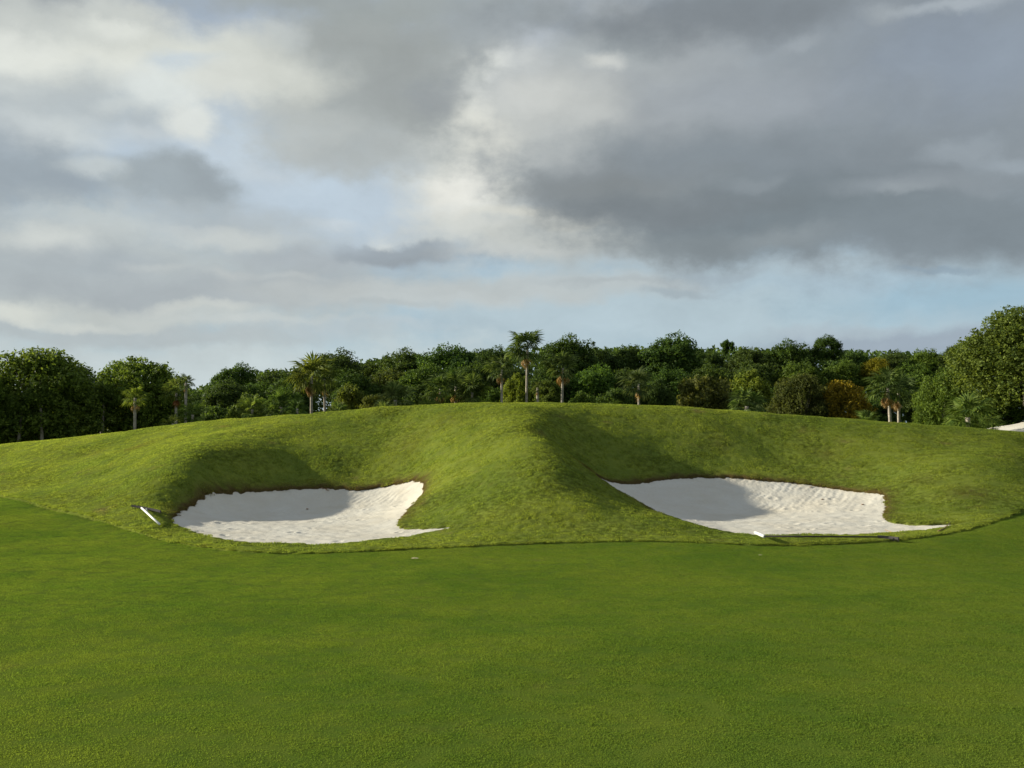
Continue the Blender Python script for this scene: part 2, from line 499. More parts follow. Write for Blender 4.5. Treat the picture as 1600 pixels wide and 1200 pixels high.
# ------------------------------------------------------------------ mesh helpers
def mesh_obj(name, v, f, mat=None, parent=None, smooth=True, attrs=None, link=True):
    me = bpy.data.meshes.new(name)
    v = np.asarray(v, np.float32)
    if isinstance(f, np.ndarray):
        k = f.shape[1]
        me.vertices.add(len(v)); me.vertices.foreach_set('co', v.ravel())
        me.loops.add(f.size); me.loops.foreach_set('vertex_index', f.astype(np.int32).ravel())
        me.polygons.add(len(f)); me.polygons.foreach_set('loop_start', np.arange(0, f.size, k, dtype=np.int32))
        me.update(calc_edges=True)
    else:
        me.from_pydata(v.tolist(), [], f)
    me.validate()
    if smooth: me.polygons.foreach_set('use_smooth', np.ones(len(me.polygons), bool))
    for k, a in (attrs or {}).items():
        if np.ndim(a) == 2:
            at_ = me.attributes.new(k, 'FLOAT_VECTOR', 'POINT'); at_.data.foreach_set('vector', np.asarray(a, np.float32).ravel())
        else:
            at_ = me.attributes.new(k, 'FLOAT', 'POINT'); at_.data.foreach_set('value', np.asarray(a, np.float32))
    if mat: me.materials.append(mat)
    o = bpy.data.objects.new(name, me)
    if link: C.objects.link(o)
    if parent: o.parent = parent
    return o


def thing(name, label, cat, loc, rz=0, group=None):
    o = bpy.data.objects.new(name, None)
    o.empty_display_size = 0.2
    C.objects.link(o)
    o.location = loc
    o.rotation_euler = (0, 0, rz)
    o['label'] = label; o['category'] = cat
    if group: o['group'] = group
    return o


def grid_faces(nx, ny, keep=None):
    i = np.arange(nx * ny).reshape(ny, nx)
    f = np.stack([i[:-1, :-1], i[:-1, 1:], i[1:, 1:], i[1:, :-1]], -1).reshape(-1, 4)
    if keep is not None:
        k = keep.reshape(ny, nx)
        kk = (k[:-1, :-1] | k[:-1, 1:] | k[1:, 1:] | k[1:, :-1]).ravel()
        f = f[kk]
    return f


def compact(v, f, attrs):
    used = np.zeros(len(v), bool); used[f.ravel()] = True
    m = np.cumsum(used) - 1
    return v[used], m[f], {k: a[used] for k, a in attrs.items()}


# ------------------------------------------------------------------ ground materials
def turf_colour(N, kind, dry):
    geo = N.node('ShaderNodeNewGeometry')
    p = geo.outputs['Position']
    flat = N.vmath('MULTIPLY', p, (1, 1, 0.3))
    if kind == 'rough':
        a, b, c = (0.188, 0.246, 0.043, 1), (0.288, 0.330, 0.053, 1), (0.27, 0.225, 0.085, 1)
    else:
        a, b, c = (0.130, 0.214, 0.029, 1), (0.208, 0.270, 0.036, 1), (0.23, 0.21, 0.06, 1)
    n1 = N.noise(flat, 0.45, 4, 0.55)
    n2 = N.noise(flat, 2.6, 4, 0.6)
    n3 = N.noise(flat, 14.0, 3, 0.6)
    t = N.math('ADD', N.math('MULTIPLY', n1, 0.5), N.math('ADD', N.math('MULTIPLY', n2, 0.3), N.math('MULTIPLY', n3, 0.2)))
    col = N.mix(N.maprange(t, 0.36, 0.64, smooth=True), a, b)
    straw = N.maprange(N.noise(flat, 1.1, 5, 0.62), 0.60, 0.76, 0, 0.75 if kind == 'rough' else 0.3, smooth=True)
    col = N.mix(straw, col, c)
    if kind == 'rough':                          # knots of darker, coarser growth
        knots = N.maprange(N.noise(flat, 11.0, 4, 0.65), 0.42, 0.60, 0.62, 1.06, smooth=True)
        patch = N.maprange(N.noise(flat, 0.7, 3, 0.5), 0.35, 0.6, 0.15, 1.0)
        col = N.vmath('SCALE', col, scale=N.math('MULTIPLY_ADD', N.math('SUBTRACT', knots, 1.0), patch, 1.0))
    else:
        specks = N.maprange(N.noise(flat, 5.0, 5, 0.7), 0.60, 0.72, 1.0, 0.86, smooth=True)
        col = N.vmath('SCALE', col, scale=specks)
    col = N.mix(dry, col, (0.125, 0.085, 0.036, 1))
    return col, flat


def ground_mat(name, kind):
    m, N = material(name)
    at_ = N.node('ShaderNodeAttribute', attribute_name='dry')
    col, p = turf_colour(N, kind, at_.outputs['Fac'])
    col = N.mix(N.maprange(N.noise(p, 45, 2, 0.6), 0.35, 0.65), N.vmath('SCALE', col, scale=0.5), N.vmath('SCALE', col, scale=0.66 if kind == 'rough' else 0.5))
    b = N.node('ShaderNodeBsdfPrincipled')
    N.put(b.inputs['Base Color'], col)
    b.inputs['Roughness'].default_value = 0.85
    b.inputs['Specular IOR Level'].default_value = 0.0
    bump = N.node('ShaderNodeBump')
    bump.inputs['Strength'].default_value = 0.7
    bump.inputs['Distance'].default_value = 0.012
    N.put(bump.inputs['Height'], N.noise(p, 60 if kind == 'fairway' else 28, 3, 0.7))
    N.put(b.inputs['Normal'], bump.outputs[0])
    o = N.node('ShaderNodeOutputMaterial')
    N.l.new(b.outputs[0], o.inputs[0])
    return m


def blade_mat(name, kind):
    m, N = material(name)
    at_ = N.node('ShaderNodeAttribute', attribute_name='dry')
    at_.attribute_type = 'INSTANCER'
    col, p = turf_colour(N, kind, at_.outputs['Fac'])
    oi = N.node('ShaderNodeNewGeometry')
    col = N.vmath('SCALE', col, scale=N.maprange(oi.outputs['Random Per Island'], 0, 1, 1.08, 1.38))
    an = N.node('ShaderNodeAttribute', attribute_name='ground_normal')
    an.attribute_type = 'INSTANCER'
    nn = N.vmath('NORMALIZE', N.vmath('ADD', N.vmath('SCALE', an.outputs['Vector'], scale=0.9), N.vmath('SCALE', oi.outputs['Normal'], scale=0.35 if kind == 'rough' else 0.25)))
    d = N.node('ShaderNodeBsdfDiffuse'); N.put(d.inputs[0], col); N.put(d.inputs['Normal'], nn)
    t = N.node('ShaderNodeBsdfTranslucent'); N.put(t.inputs[0], N.vmath('MULTIPLY', col, (1.38, 1.36, 0.85)))
    mx = N.node('ShaderNodeMixShader'); mx.inputs[0].default_value = 0.5 if kind == 'rough' else 0.35
    N.l.new(d.outputs[0], mx.inputs[1]); N.l.new(t.outputs[0], mx.inputs[2])
    o = N.node('ShaderNodeOutputMaterial'); N.l.new(mx.outputs[0], o.inputs[0])
    return m


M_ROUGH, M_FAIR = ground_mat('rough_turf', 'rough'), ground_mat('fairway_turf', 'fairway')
M_RBLADE, M_FBLADE = blade_mat('rough_blade', 'rough'), blade_mat('fairway_blade', 'fairway')


def sand_mat():
    m, N = material('bunker_sand')
    geo = N.node('ShaderNodeNewGeometry')
    p = geo.outputs['Position']
    n1 = N.noise(p, 0.9, 5, 0.6)
    n2 = N.noise(p, 7, 4, 0.6)
    n3 = N.noise(p, 90, 2, 0.7)
    col = N.mix(N.maprange(n1, 0.4, 0.7), (0.60, 0.56, 0.48, 1), (0.55, 0.495, 0.40, 1))
    col = N.mix(N.maprange(n2, 0.5, 0.75, 0, 0.5), col, (0.55, 0.50, 0.42, 1))
    col = N.mix(N.maprange(n3, 0.6, 0.72, 0, 0.5), col, (0.42, 0.37, 0.30, 1))
    # damp, trodden patches
    col = N.mix(N.maprange(N.noise(p, 1.6, 3, 0.5), 0.62, 0.74, 0, 0.45), col, (0.50, 0.44, 0.34, 1))
    b = N.node('ShaderNodeBsdfPrincipled')
    N.put(b.inputs['Base Color'], col)
    b.inputs['Roughness'].default_value = 0.95
    b.inputs['Specular IOR Level'].default_value = 0.1
    bump = N.node('ShaderNodeBump')
    bump.inputs['Strength'].default_value = 0.6
    bump.inputs['Distance'].default_value = 0.01
    N.put(bump.inputs['Height'], N.noise(p, 55, 4, 0.7))
    N.put(b.inputs['Normal'], bump.outputs[0])
    o = N.node('ShaderNodeOutputMaterial')
    N.l.new(b.outputs[0], o.inputs[0])
    return m


M_SAND = sand_mat()

# ------------------------------------------------------------------ ground sheets
def spaced(stops):
    out = []
    for a, b, h in stops:
        n = max(1, int(round((b - a) / h)))
        out += list(np.linspace(a, b, n, endpoint=False))
    out.append(stops[-1][1])
    return np.array(out)


gx = spaced([(-3000, -600, 400), (-600, -120, 60), (-120, -34, 6), (-34, -16, 0.6), (-16, -7.2, 0.12), (-7.2, 7.8, 0.045), (7.8, 16, 0.12), (16, 34, 0.6), (34, 120, 6), (120, 600, 60), (600, 3000, 400)])
gy = spaced([(-8, 10, 1.0), (10, 14.6, 0.2), (14.6, 23.2, 0.045), (23.2, 30, 0.12), (30, 48, 0.5), (48, 120, 4), (120, 600, 40), (600, 3500, 400)])
GX, GY = np.meshgrid(gx, gy)
X, Y = GX.ravel(), GY.ravel()
Z = height(X, Y)
BD = bunker_d(X, Y)
CD = cut_d(X, Y)


def dryness(x, y, bd):
    back = sstep(-0.25, 0.6, y - 18.2)          # dead roots hang over the far edges
    d = np.exp(-np.clip(bd, 0, 9) / 0.09) * (0.25 + 0.75 * back) + 0.45 * np.exp(-((bd - 0.05) / 0.22) ** 2) * back * (0.55 + 0.45 * vnoise(x, y, 0.5, 5))
    for px, py, D, r0, a0 in ((1515, 765, 19.6, 0.42, 0.55), (1440, 745, 20.9, 0.3, 0.3), (215, 693, 25.5, 0.4, 0.6), (150, 708, 26, 0.3, 0.35), (1125, 690, 24.0, 0.3, 0.4), (1290, 708, 23.6, 0.35, 0.35),
                             (700, 660, 24.6, 0.5, 0.3), (640, 700, 23.7, 0.45, 0.3), (170, 792, 19.8, 0.3, 0.3)):
        q = at(px, py, D)
        d = d + a0 * np.exp(-(((x - q[0]) / r0) ** 2 + ((y - q[1]) / (r0 * 1.3)) ** 2)) * (0.7 + 0.5 * vnoise(x, y, 0.25, 8))
    return np.clip(d, 0, 0.95)




def relief(x, y):
    near = (np.abs(x) < 16) & (y < 31)
    return np.where(near, 0.007 * vnoise(x, y, 0.33, 21) + 0.004 * vnoise(x, y, 0.2, 22), 0) + np.where(y < 40, 0.014 * vnoise(x, y, 1.7, 23), 0) * sstep(0.0, 0.8, cut_d(x, y))


rel = relief(X, Y)
LIPH = 0.016 + 0.022 * sstep(17.2, 18.6, Y)
lip = LIPH * sstep(-0.02, 0.05, BD) - 0.16 * sstep(0.01, -0.05, BD)
edge = 0.014 * sstep(0.0, 0.05, CD) - 0.07 * sstep(0.02, -0.06, CD)
ZR = Z + rel + lip + edge
keep = (CD > -0.2) & (BD > -0.25)
f = grid_faces(len(gx), len(gy), keep)
v, f, at_r = compact(np.column_stack([X, Y, ZR]), f, {'dry': dryness(X, Y, BD)})
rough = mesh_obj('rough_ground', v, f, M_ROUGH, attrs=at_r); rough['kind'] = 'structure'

fx = spaced([(-3000, -600, 400), (-600, -120, 60), (-120, -34, 6), (-34, -20, 0.4), (-20, 20, 0.15), (20, 34, 0.4), (34, 120, 6), (120, 600, 60), (600, 3000, 400)])
fy = spaced([(-3000, -600, 400), (-600, -20, 40), (-20, -8, 2), (-8, 14, 0.4), (14, 25, 0.1), (25, 44, 0.5)])
FX, FY = np.meshgrid(fx, fy)
x, y = FX.ravel(), FY.ravel()
f = grid_faces(len(fx), len(fy), cut_d(x, y) < 0.25)
cdf = cut_d(x, y)
v, f, at_f = compact(np.column_stack([x, y, height(x, y) + 0.006 * vnoise(x, y, 2.3, 31) - 0.09 * sstep(-0.01, 0.1, cdf)]), f, {'dry': np.zeros(len(x))})
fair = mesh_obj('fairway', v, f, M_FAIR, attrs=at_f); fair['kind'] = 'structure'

for name, poly, seed in (('left_sand_bunker', PL, 40), ('right_sand_bunker', PR, 50)):
    lo, hi = poly.min(0) - 0.15, poly.max(0) + 0.15
    sx = np.arange(lo[0], hi[0], 0.026); sy = np.arange(lo[1], hi[1], 0.026)
    A, B = np.meshgrid(sx, sy); a, b = A.ravel(), B.ravel()
    d = sdf(poly, a, b)
    dep = -0.015 * sstep(0.05, -0.5, d)
    r = np.random.default_rng(seed)
    # trodden and raked sand: soft humps, rake furrows running up the far face
    upper = sstep(19.6, 20.6, b)
    rel = 0.006 * vnoise(a, b, 0.5, seed) + 0.002 * vnoise(a, b, 0.16, seed + 1) + (0.0015 + 0.0025 * upper) * vnoise(a, b, 0.085, seed + 2)
    fur = np.sin((a * 0.86 - b * 0.5) * 42 + 2.0 * vnoise(a, b, 1.1, seed + 3))
    msk = upper * sstep(0.1, 0.9, vnoise(a, b, 1.3, seed + 4) + (0.5 if seed == 50 else 0.2))
    rel += 0.003 * msk * fur
    fur2 = np.sin(b * 60 + 1.5 * vnoise(a, b, 1.5, seed + 5))
    rel += 0.002 * (1 - upper) * fur2
    z = height(a, b) + dep + rel
    for k in range(46):                          # foot prints and ball marks
        i = r.integers(len(a)); px_, py_ = a[i], b[i]
        rr = (a - px_) ** 2 + (b - py_) ** 2
        s2 = r.uniform(0.03, 0.075) ** 2
        z += -0.013 * np.exp(-rr / s2) + 0.009 * np.exp(-((np.sqrt(rr) - 1.6 * math.sqrt(s2)) ** 2) / (s2 * 0.4))
    f = grid_faces(len(sx), len(sy), d < 0.1)
    v, f, _ = compact(np.column_stack([a, b, z]), f, {})
    o = mesh_obj(name, v, f, M_SAND); o['kind'] = 'structure'
# ------------------------------------------------------------------ grass: blades set on the ground by geometry nodes
def patch_mesh(name, n, size, h0, h1, w, lean, seed, mat):
    r = np.random.default_rng(seed)
    rad_ = size * 0.5 * np.sqrt(r.uniform(0, 1, n)) * r.uniform(0.85, 1.1, n)
    an = r.uniform(0, math.tau, n)
    bx_, by_ = rad_ * np.cos(an), rad_ * np.sin(an)
    h = r.uniform(h0, h1, n) * (1.05 - 0.5 * rad_ / size)
    az_ = r.uniform(0, math.tau, n); ln = r.uniform(0.1, lean, n) * h
    wa = r.uniform(0, math.tau, n)
    wx, wy = np.cos(wa) * w * 0.5, np.sin(wa) * w * 0.5
    V = np.empty((n, 5, 3)); z0 = -0.01
    mx_, my_ = bx_ + np.cos(az_) * ln * 0.35, by_ + np.sin(az_) * ln * 0.35
    V[:, 0] = np.stack([bx_ - wx, by_ - wy, np.full(n, z0)], 1)
    V[:, 1] = np.stack([bx_ + wx, by_ + wy, np.full(n, z0)], 1)
    V[:, 2] = np.stack([mx_ - wx * .8, my_ - wy * .8, h * 0.6], 1)
    V[:, 3] = np.stack([mx_ + wx * .8, my_ + wy * .8, h * 0.6], 1)
    V[:, 4] = np.stack([bx_ + np.cos(az_) * ln, by_ + np.sin(az_) * ln, h * 0.97], 1)
    b = np.arange(n)[:, None] * 5
    F = np.concatenate([b + np.array([0, 1, 3]), b + np.array([0, 3, 2]), b + np.array([2, 3, 4])])
    return mesh_obj(name, V.reshape(-1, 3), F, mat, smooth=False, link=False)


def scatter(name, label, cat, P, N_, scale, dry, variants):
    me = bpy.data.meshes.new(name)
    me.vertices.add(len(P)); me.vertices.foreach_set('co', P.astype(np.float32).ravel())
    # a turn about the vertical, then a tilt onto the slope
    spin = RNG.uniform(0, math.tau, len(P))
    th = np.arccos(np.clip(N_[:, 2], -1, 1)); ph = np.arctan2(N_[:, 1], N_[:, 0])
    for nm, ty, key, val in (('tilt', 'FLOAT_VECTOR', 'vector', np.column_stack([0 * th, th, ph])),
                             ('spin', 'FLOAT_VECTOR', 'vector', np.column_stack([0 * th, 0 * th, spin])),
                             ('ground_normal', 'FLOAT_VECTOR', 'vector', N_), ('size', 'FLOAT', 'value', scale), ('dry', 'FLOAT', 'value', dry)):
        a = me.attributes.new(nm, ty, 'POINT'); a.data.foreach_set(key, np.asarray(val, np.float32).ravel())
    a = me.attributes.new('kindn', 'INT', 'POINT'); a.data.foreach_set('value', RNG.integers(0, len(variants), len(P)).astype(np.int32))
    me.materials.append(variants[0].data.materials[0])
    o = bpy.data.objects.new(name, me); C.objects.link(o)
    o['label'] = label; o['category'] = cat; o['kind'] = 'stuff'
    ng = bpy.data.node_groups.new(name, 'GeometryNodeTree')
    ng.interface.new_socket('Geometry', in_out='INPUT', socket_type='NodeSocketGeometry')
    ng.interface.new_socket('Geometry', in_out='OUTPUT', socket_type='NodeSocketGeometry')
    gi, go = ng.nodes.new('NodeGroupInput'), ng.nodes.new('NodeGroupOutput')
    join = ng.nodes.new('GeometryNodeGeometryToInstance')
    for vv in variants:
        oi = ng.nodes.new('GeometryNodeObjectInfo'); oi.inputs['Object'].default_value = vv
        ng.links.new(oi.outputs['Geometry'], join.inputs[0])
    iop = ng.nodes.new('GeometryNodeInstanceOnPoints')
    ng.links.new(gi.outputs[0], iop.inputs['Points'])
    ng.links.new(join.outputs[0], iop.inputs['Instance'])
    iop.inputs['Pick Instance'].default_value = True

    def attr(nm, ty):
        n = ng.nodes.new('GeometryNodeInputNamedAttribute'); n.data_type = ty; n.inputs[0].default_value = nm
        return n.outputs[0]
    ng.links.new(attr('kindn', 'INT'), iop.inputs['Instance Index'])
    ng.links.new(attr('tilt', 'FLOAT_VECTOR'), iop.inputs['Rotation'])
    ng.links.new(attr('size', 'FLOAT'), iop.inputs['Scale'])
    ri = ng.nodes.new('GeometryNodeRotateInstances')
    ng.links.new(iop.outputs[0], ri.inputs[0]); ng.links.new(attr('spin', 'FLOAT_VECTOR'), ri.inputs['Rotation'])
    ri.inputs['Local Space'].default_value = True
    ng.links.new(ri.outputs[0], go.inputs[0])
    md = o.modifiers.new('grass', 'NODES'); md.node_group = ng
    return o


def normals(x, y):
    e = 0.05
    hx = (height(x + e, y) - height(x - e, y)) / (2 * e); hy = (height(x, y + e) - height(x, y - e)) / (2 * e)
    n = np.column_stack([-hx, -hy, np.ones(len(x))])
    return n / np.linalg.norm(n, axis=1)[:, None]


def jitter_points(x0, x1, y0, y1, step):
    a, b = np.meshgrid(np.arange(x0, x1, step), np.arange(y0, y1, step))
    a, b = a.ravel(), b.ravel()
    return a + RNG.uniform(-.5, .5, len(a)) * step, b + RNG.uniform(-.5, .5, len(b)) * step


rv = [patch_mesh('rough_tuft', 170, 0.30, 0.008, 0.026, 0.010, 2.4, 100 + i, M_RBLADE) for i in range(5)]
x, y = jitter_points(-19, 19, 14.5, 31.5, 0.175)
bd, cd = bunker_d(x, y), cut_d(x, y)
k = (bd > 0.08) & (cd > 0.07) & (np.abs(x) < 0.56 * y + 1.5)
x, y, bd = x[k], y[k], bd[k]
# smaller tufts fringing the sand and the mowing line
fx_, fy_ = jitter_points(-8, 8, 15, 23.3, 0.06)
fb = bunker_d(fx_, fy_); kk = (fb > 0.0) & (fb < 0.14) & (cut_d(fx_, fy_) > 0.05)
fx_, fy_, fb = fx_[kk], fy_[kk], fb[kk]
lx = np.arange(-14, 11, 0.05); ly = cut_y(lx) + 0.055 * np.sqrt(1 + ((cut_y(lx + .1) - cut_y(lx - .1)) / .2) ** 2) + RNG.uniform(-0.01, 0.03, len(lx))
ly2 = ly + RNG.uniform(-0.04, 0.05, len(lx)); lx = np.concatenate([lx, lx + 0.02]); ly = np.concatenate([ly, ly2])
lb = bunker_d(lx, ly)
xs, ys = np.concatenate([x, fx_, lx]), np.concatenate([y, fy_, ly])
bs = np.concatenate([bd, fb, lb])
sc = np.concatenate([np.clip(0.9 + 0.2 * vnoise(x, y, 0.9, 61) + RNG.uniform(-.2, .25, len(x)), 0.5, 1.35), RNG.uniform(0.18, 0.36, len(fx_)), RNG.uniform(0.3, 0.6, len(lx))])
zz = height(xs, ys) + relief(xs, ys) + 0.012 * sstep(0.0, 0.05, cut_d(xs, ys)) + (0.010 + 0.022 * sstep(17.2, 18.6, ys)) * sstep(-0.02, 0.05, bs)
scatter('rough_grass', 'longer tufted grass growing over the mound and round both sand bunkers', 'grass',
        np.column_stack([xs, ys, zz]), normals(xs, ys), sc, dryness(xs, ys, bs), rv)

fv = [patch_mesh('fairway_tuft', 460, 0.30, 0.003, 0.0085, 0.0042, 2.6, 200 + i, M_FBLADE) for i in range(5)]
x, y = jitter_points(-17, 15, 3.2, 25, 0.20)
cd = cut_d(x, y)
k = (cd < -0.03) & (np.abs(x) < 0.56 * y + 1.6)
x, y = x[k], y[k]
scatter('fairway_grass', 'short mown fairway grass filling the foreground', 'grass',
        np.column_stack([x, y, height(x, y) + 0.006 * vnoise(x, y, 2.3, 31)]), normals(x, y), RNG.uniform(0.85, 1.2, len(x)), np.zeros(len(x)), fv)


# ------------------------------------------------------------------ vegetation materials
def leaf_mat(name, rgb, rgb2, transl=0.4, gloss=0.12):
    m, N = material(name)
    oi = N.node('ShaderNodeObjectInfo')
    geo = N.node('ShaderNodeNewGeometry')
    isl = geo.outputs['Random Per Island']
    t = N.math('ADD', N.math('MULTIPLY', isl, 0.5), N.math('MULTIPLY', N.noise(geo.outputs['Position'], 0.8, 3, 0.6), 0.6))
    col = N.mix(N.maprange(t, 0.3, 0.8), rgb, rgb2)
    col = N.mix(1.0, col, oi.outputs['Color'], 'MULTIPLY')
    col = N.vmath('SCALE', col, scale=N.maprange(isl, 0, 1, 0.75, 1.25))
    b = N.node('ShaderNodeBsdfPrincipled'); N.put(b.inputs['Base Color'], col)
    b.inputs['Roughness'].default_value = 0.6
    b.inputs['Specular IOR Level'].default_value = gloss
    tr = N.node('ShaderNodeBsdfTranslucent'); N.put(tr.inputs[0], N.vmath('MULTIPLY', col, (1.3, 1.25, 0.7)))
    mx = N.node('ShaderNodeMixShader'); mx.inputs[0].default_value = transl
    N.l.new(b.outputs[0], mx.inputs[1]); N.l.new(tr.outputs[0], mx.inputs[2])
    o = N.node('ShaderNodeOutputMaterial'); N.l.new(mx.outputs[0], o.inputs[0])
    return m


def simple_mat(name, rgb, rgb2, scale=6, rough=0.85, spec=0.2, stretch=(1, 1, 1), bump=0.0, bscale=30):
    m, N = material(name)
    p = N.vmath('MULTIPLY', N.node('ShaderNodeTexCoord').outputs['Object'], stretch)
    col = N.mix(N.maprange(N.noise(p, scale, 5, 0.65), 0.32, 0.68), rgb, rgb2)
    b = N.node('ShaderNodeBsdfPrincipled'); N.put(b.inputs['Base Color'], col)
    b.inputs['Roughness'].default_value = rough
    b.inputs['Specular IOR Level'].default_value = spec
    if bump:
        bu = N.node('ShaderNodeBump'); bu.inputs['Strength'].default_value = 0.6; bu.inputs['Distance'].default_value = bump
        N.put(bu.inputs['Height'], N.noise(p, bscale, 4, 0.6)); N.put(b.inputs['Normal'], bu.outputs[0])
    o = N.node('ShaderNodeOutputMaterial'); N.l.new(b.outputs[0], o.inputs[0])
    return m


M_LEAF = leaf_mat('broad_leaf', (0.046, 0.070, 0.018, 1), (0.118, 0.140, 0.036, 1))
M_PALM = leaf_mat('palm_leaf', (0.062, 0.098, 0.024, 1), (0.13, 0.155, 0.045, 1), 0.4, 0.12)
M_DEAD = leaf_mat('dead_palm_leaf', (0.34, 0.19, 0.06, 1), (0.50, 0.36, 0.18, 1), 0.3, 0.2)
M_BARK = simple_mat('tree_bark', (0.15, 0.12, 0.09, 1), (0.30, 0.26, 0.21, 1), 3, stretch=(1, 1, 0.4), bump=0.02)
M_PTRUNK = simple_mat('palm_trunk', (0.24, 0.20, 0.16, 1), (0.42, 0.37, 0.30, 1), 2.5, stretch=(1, 1, 3), bump=0.01)


def tube(path, radii, n=7):
    V, F = [], []
    path = [Vector(p) for p in path]
    for i, p in enumerate(path):
        d = (path[min(i + 1, len(path) - 1)] - path[max(i - 1, 0)]).normalized()
        u = d.cross(Vector((0.3, 1, 0.1))).normalized(); w = d.cross(u)
        for k in range(n):
            a = math.tau * k / n
            V.append(tuple(p + (u * math.cos(a) + w * math.sin(a)) * radii[i]))
    for i in range(len(path) - 1):
        for k in range(n):
            F.append((i * n + k, i * n + (k + 1) % n, (i + 1) * n + (k + 1) % n, (i + 1) * n + k))
    F.append(tuple(range(n))[::-1]); F.append(tuple(range((len(path) - 1) * n, len(path) * n)))
    return V, F


def merge(parts):
    V, F = [], []
    for v, f in parts:
        b = len(V); V += list(v); F += [tuple(b + i for i in q_) for q_ in f]
    return V, F


# ------------------------------------------------------------------ broadleaf trees: unit size (1 wide, 1 high), scaled where they stand
def crown_arrays(seed, puffs, clumps, leaf, base, flat=0.0, dens=9, aspect=1.0, spiky=0.0):
    """leaf faces on twig clusters, clusters on boughs, boughs spread through a dome"""
    r = np.random.default_rng(seed)
    pc, pr = [], []
    ctr_z = base + (1 - base) * 0.42
    while len(pc) < puffs:
        d = r.normal(size=3); d /= np.linalg.norm(d)
        if d[2] < -0.75: continue
        rr = r.uniform(0.55, 1.0) ** 0.6
        e = (1 - base) * 0.56
        p = np.array([d[0] * 0.40 * rr, d[1] * 0.40 * rr, ctr_z + d[2] * e * rr * (0.78 if d[2] > 0 else 0.75)])
        lump = 1 + 0.12 * math.sin(3.1 * math.atan2(d[1], d[0]) + seed) * (1 - abs(d[2])) + r.uniform(-.14, .10)
        p[0] *= lump; p[1] *= lump
        pc.append(p); pr.append(r.uniform(0.07, 0.145))
    C_, N_ = [], []
    core = []
    for p, q_ in zip(pc, pr):
        core.append(p + r.normal(size=(60, 3)) * q_ * 0.30)
        n = int(clumps * (q_ / 0.11) ** 2)
        d = r.normal(size=(n, 3)); d[:, 2] += 0.35
        d /= np.linalg.norm(d, axis=1)[:, None]
        rr = q_ * r.uniform(0.75, 1.12, n)
        if spiky: rr = rr * (1 + spiky * r.uniform(0, 1, n) ** 3)
        C_.append(p + d * rr[:, None] * np.array([1, 1, 0.85])); N_.append(d)
    C_, N_ = np.concatenate(C_), np.concatenate(N_)
    m = len(C_)
    idx = np.repeat(np.arange(m), dens)
    P = C_[idx] + r.normal(size=(m * dens, 3)) * leaf * 1.05
    nn = N_[idx] + r.normal(size=(m * dens, 3)) * 0.75; nn[:, 2] += 0.25
    nn /= np.linalg.norm(nn, axis=1)[:, None]
    t = np.cross(nn, r.normal(size=nn.shape)); t /= np.linalg.norm(t, axis=1)[:, None]
    b = np.cross(nn, t)
    s = leaf * r.uniform(0.6, 1.35, len(P))[:, None]
    K = np.concatenate(core)
    kn = r.normal(size=K.shape); kn /= np.linalg.norm(kn, axis=1)[:, None]
    kt = np.cross(kn, r.normal(size=K.shape)); kt /= np.linalg.norm(kt, axis=1)[:, None]
    P = np.concatenate([P, K]); nn = np.concatenate([nn, kn]); t = np.concatenate([t, kt]); b = np.concatenate([b, np.cross(kn, kt)])
    s = np.concatenate([s, (r.uniform(1.1, 1.9, len(K)) * leaf)[:, None]])
    V = np.stack([P - t * s, P - b * s * 0.6 + nn * s * 0.1, P + t * s, P + b * s * 0.6 + nn * s * 0.1], 1).reshape(-1, 3)
    F = np.arange(len(V)).reshape(-1, 4)
    V[:, 2] = np.maximum(V[:, 2], -0.02)
    return V, F, pc


def trunk_mesh(seed, base, pc, thick=0.022, stems=1):
    r = random.Random(seed)
    parts = []
    for s in range(stems):
        ox, oy = (0, 0) if stems == 1 else (r.uniform(-.1, .1), r.uniform(-.06, .06))
        top = (ox * 1.4 + r.uniform(-.03, .03), oy * 1.4 + r.uniform(-.03, .03), base + (1 - base) * 0.4)
        mid = ((ox + top[0]) / 2 + r.uniform(-.02, .02), (oy + top[1]) / 2 + r.uniform(-.02, .02), top[2] * 0.5)
        parts.append(tube([(ox, oy, -0.12), (ox, oy, 0.02), mid, top], [thick * 1.7, thick * 1.2, thick * 0.85, thick * 0.6], 8))
        pick = sorted(pc, key=lambda p: r.random())[:9 if stems == 1 else 4]
        for p in pick:
            st = Vector(mid).lerp(Vector(top), r.uniform(0.2, 1.0)); en = Vector(p)
            bend = st.lerp(en, 0.5) + Vector((r.uniform(-.03, .03), r.uniform(-.03, .03), 0.02))
            parts.append(tube([st, bend, en], [thick * 0.5, thick * 0.32, thick * 0.12], 5))
    return merge(parts)


PROTO = {}


def proto(key, seed, puffs, clumps, leaf, base, thick=0.022, stems=1, dens=9, spiky=0.0):
    V, F, pc = crown_arrays(seed, puffs, clumps, leaf, base, dens=dens, spiky=spiky)
    c = mesh_obj('crown', V, F, M_LEAF, smooth=False, link=False).data
    tv, tf = trunk_mesh(seed, base, pc, thick, stems)
    t = mesh_obj('trunk', tv, tf, M_BARK, link=False).data
    PROTO[key] = (c, t)


proto('round_a', 21, 150, 36, 0.0105, 0.04)
proto('round_b', 2, 120, 36, 0.0105, 0.06)
proto('round_c', 3, 110, 36, 0.011, 0.16)
proto('wood_a', 4, 84, 26, 0.0145, 0.0)
proto('wood_b', 5, 84, 26, 0.0145, 0.0, spiky=0.2)
proto('wood_c', 6, 70, 26, 0.015, 0.0, spiky=0.35)
proto('bush_a', 7, 72, 26, 0.017, 0.0, 0.012, 3)
proto('bush_b', 8, 66, 26, 0.018, 0.0, 0.012, 3, spiky=0.2)
proto('big', 9, 190, 40, 0.0085, 0.0, 0.02, 2)
proto('tuft', 10, 24, 26, 0.035, 0.2, 0.03)

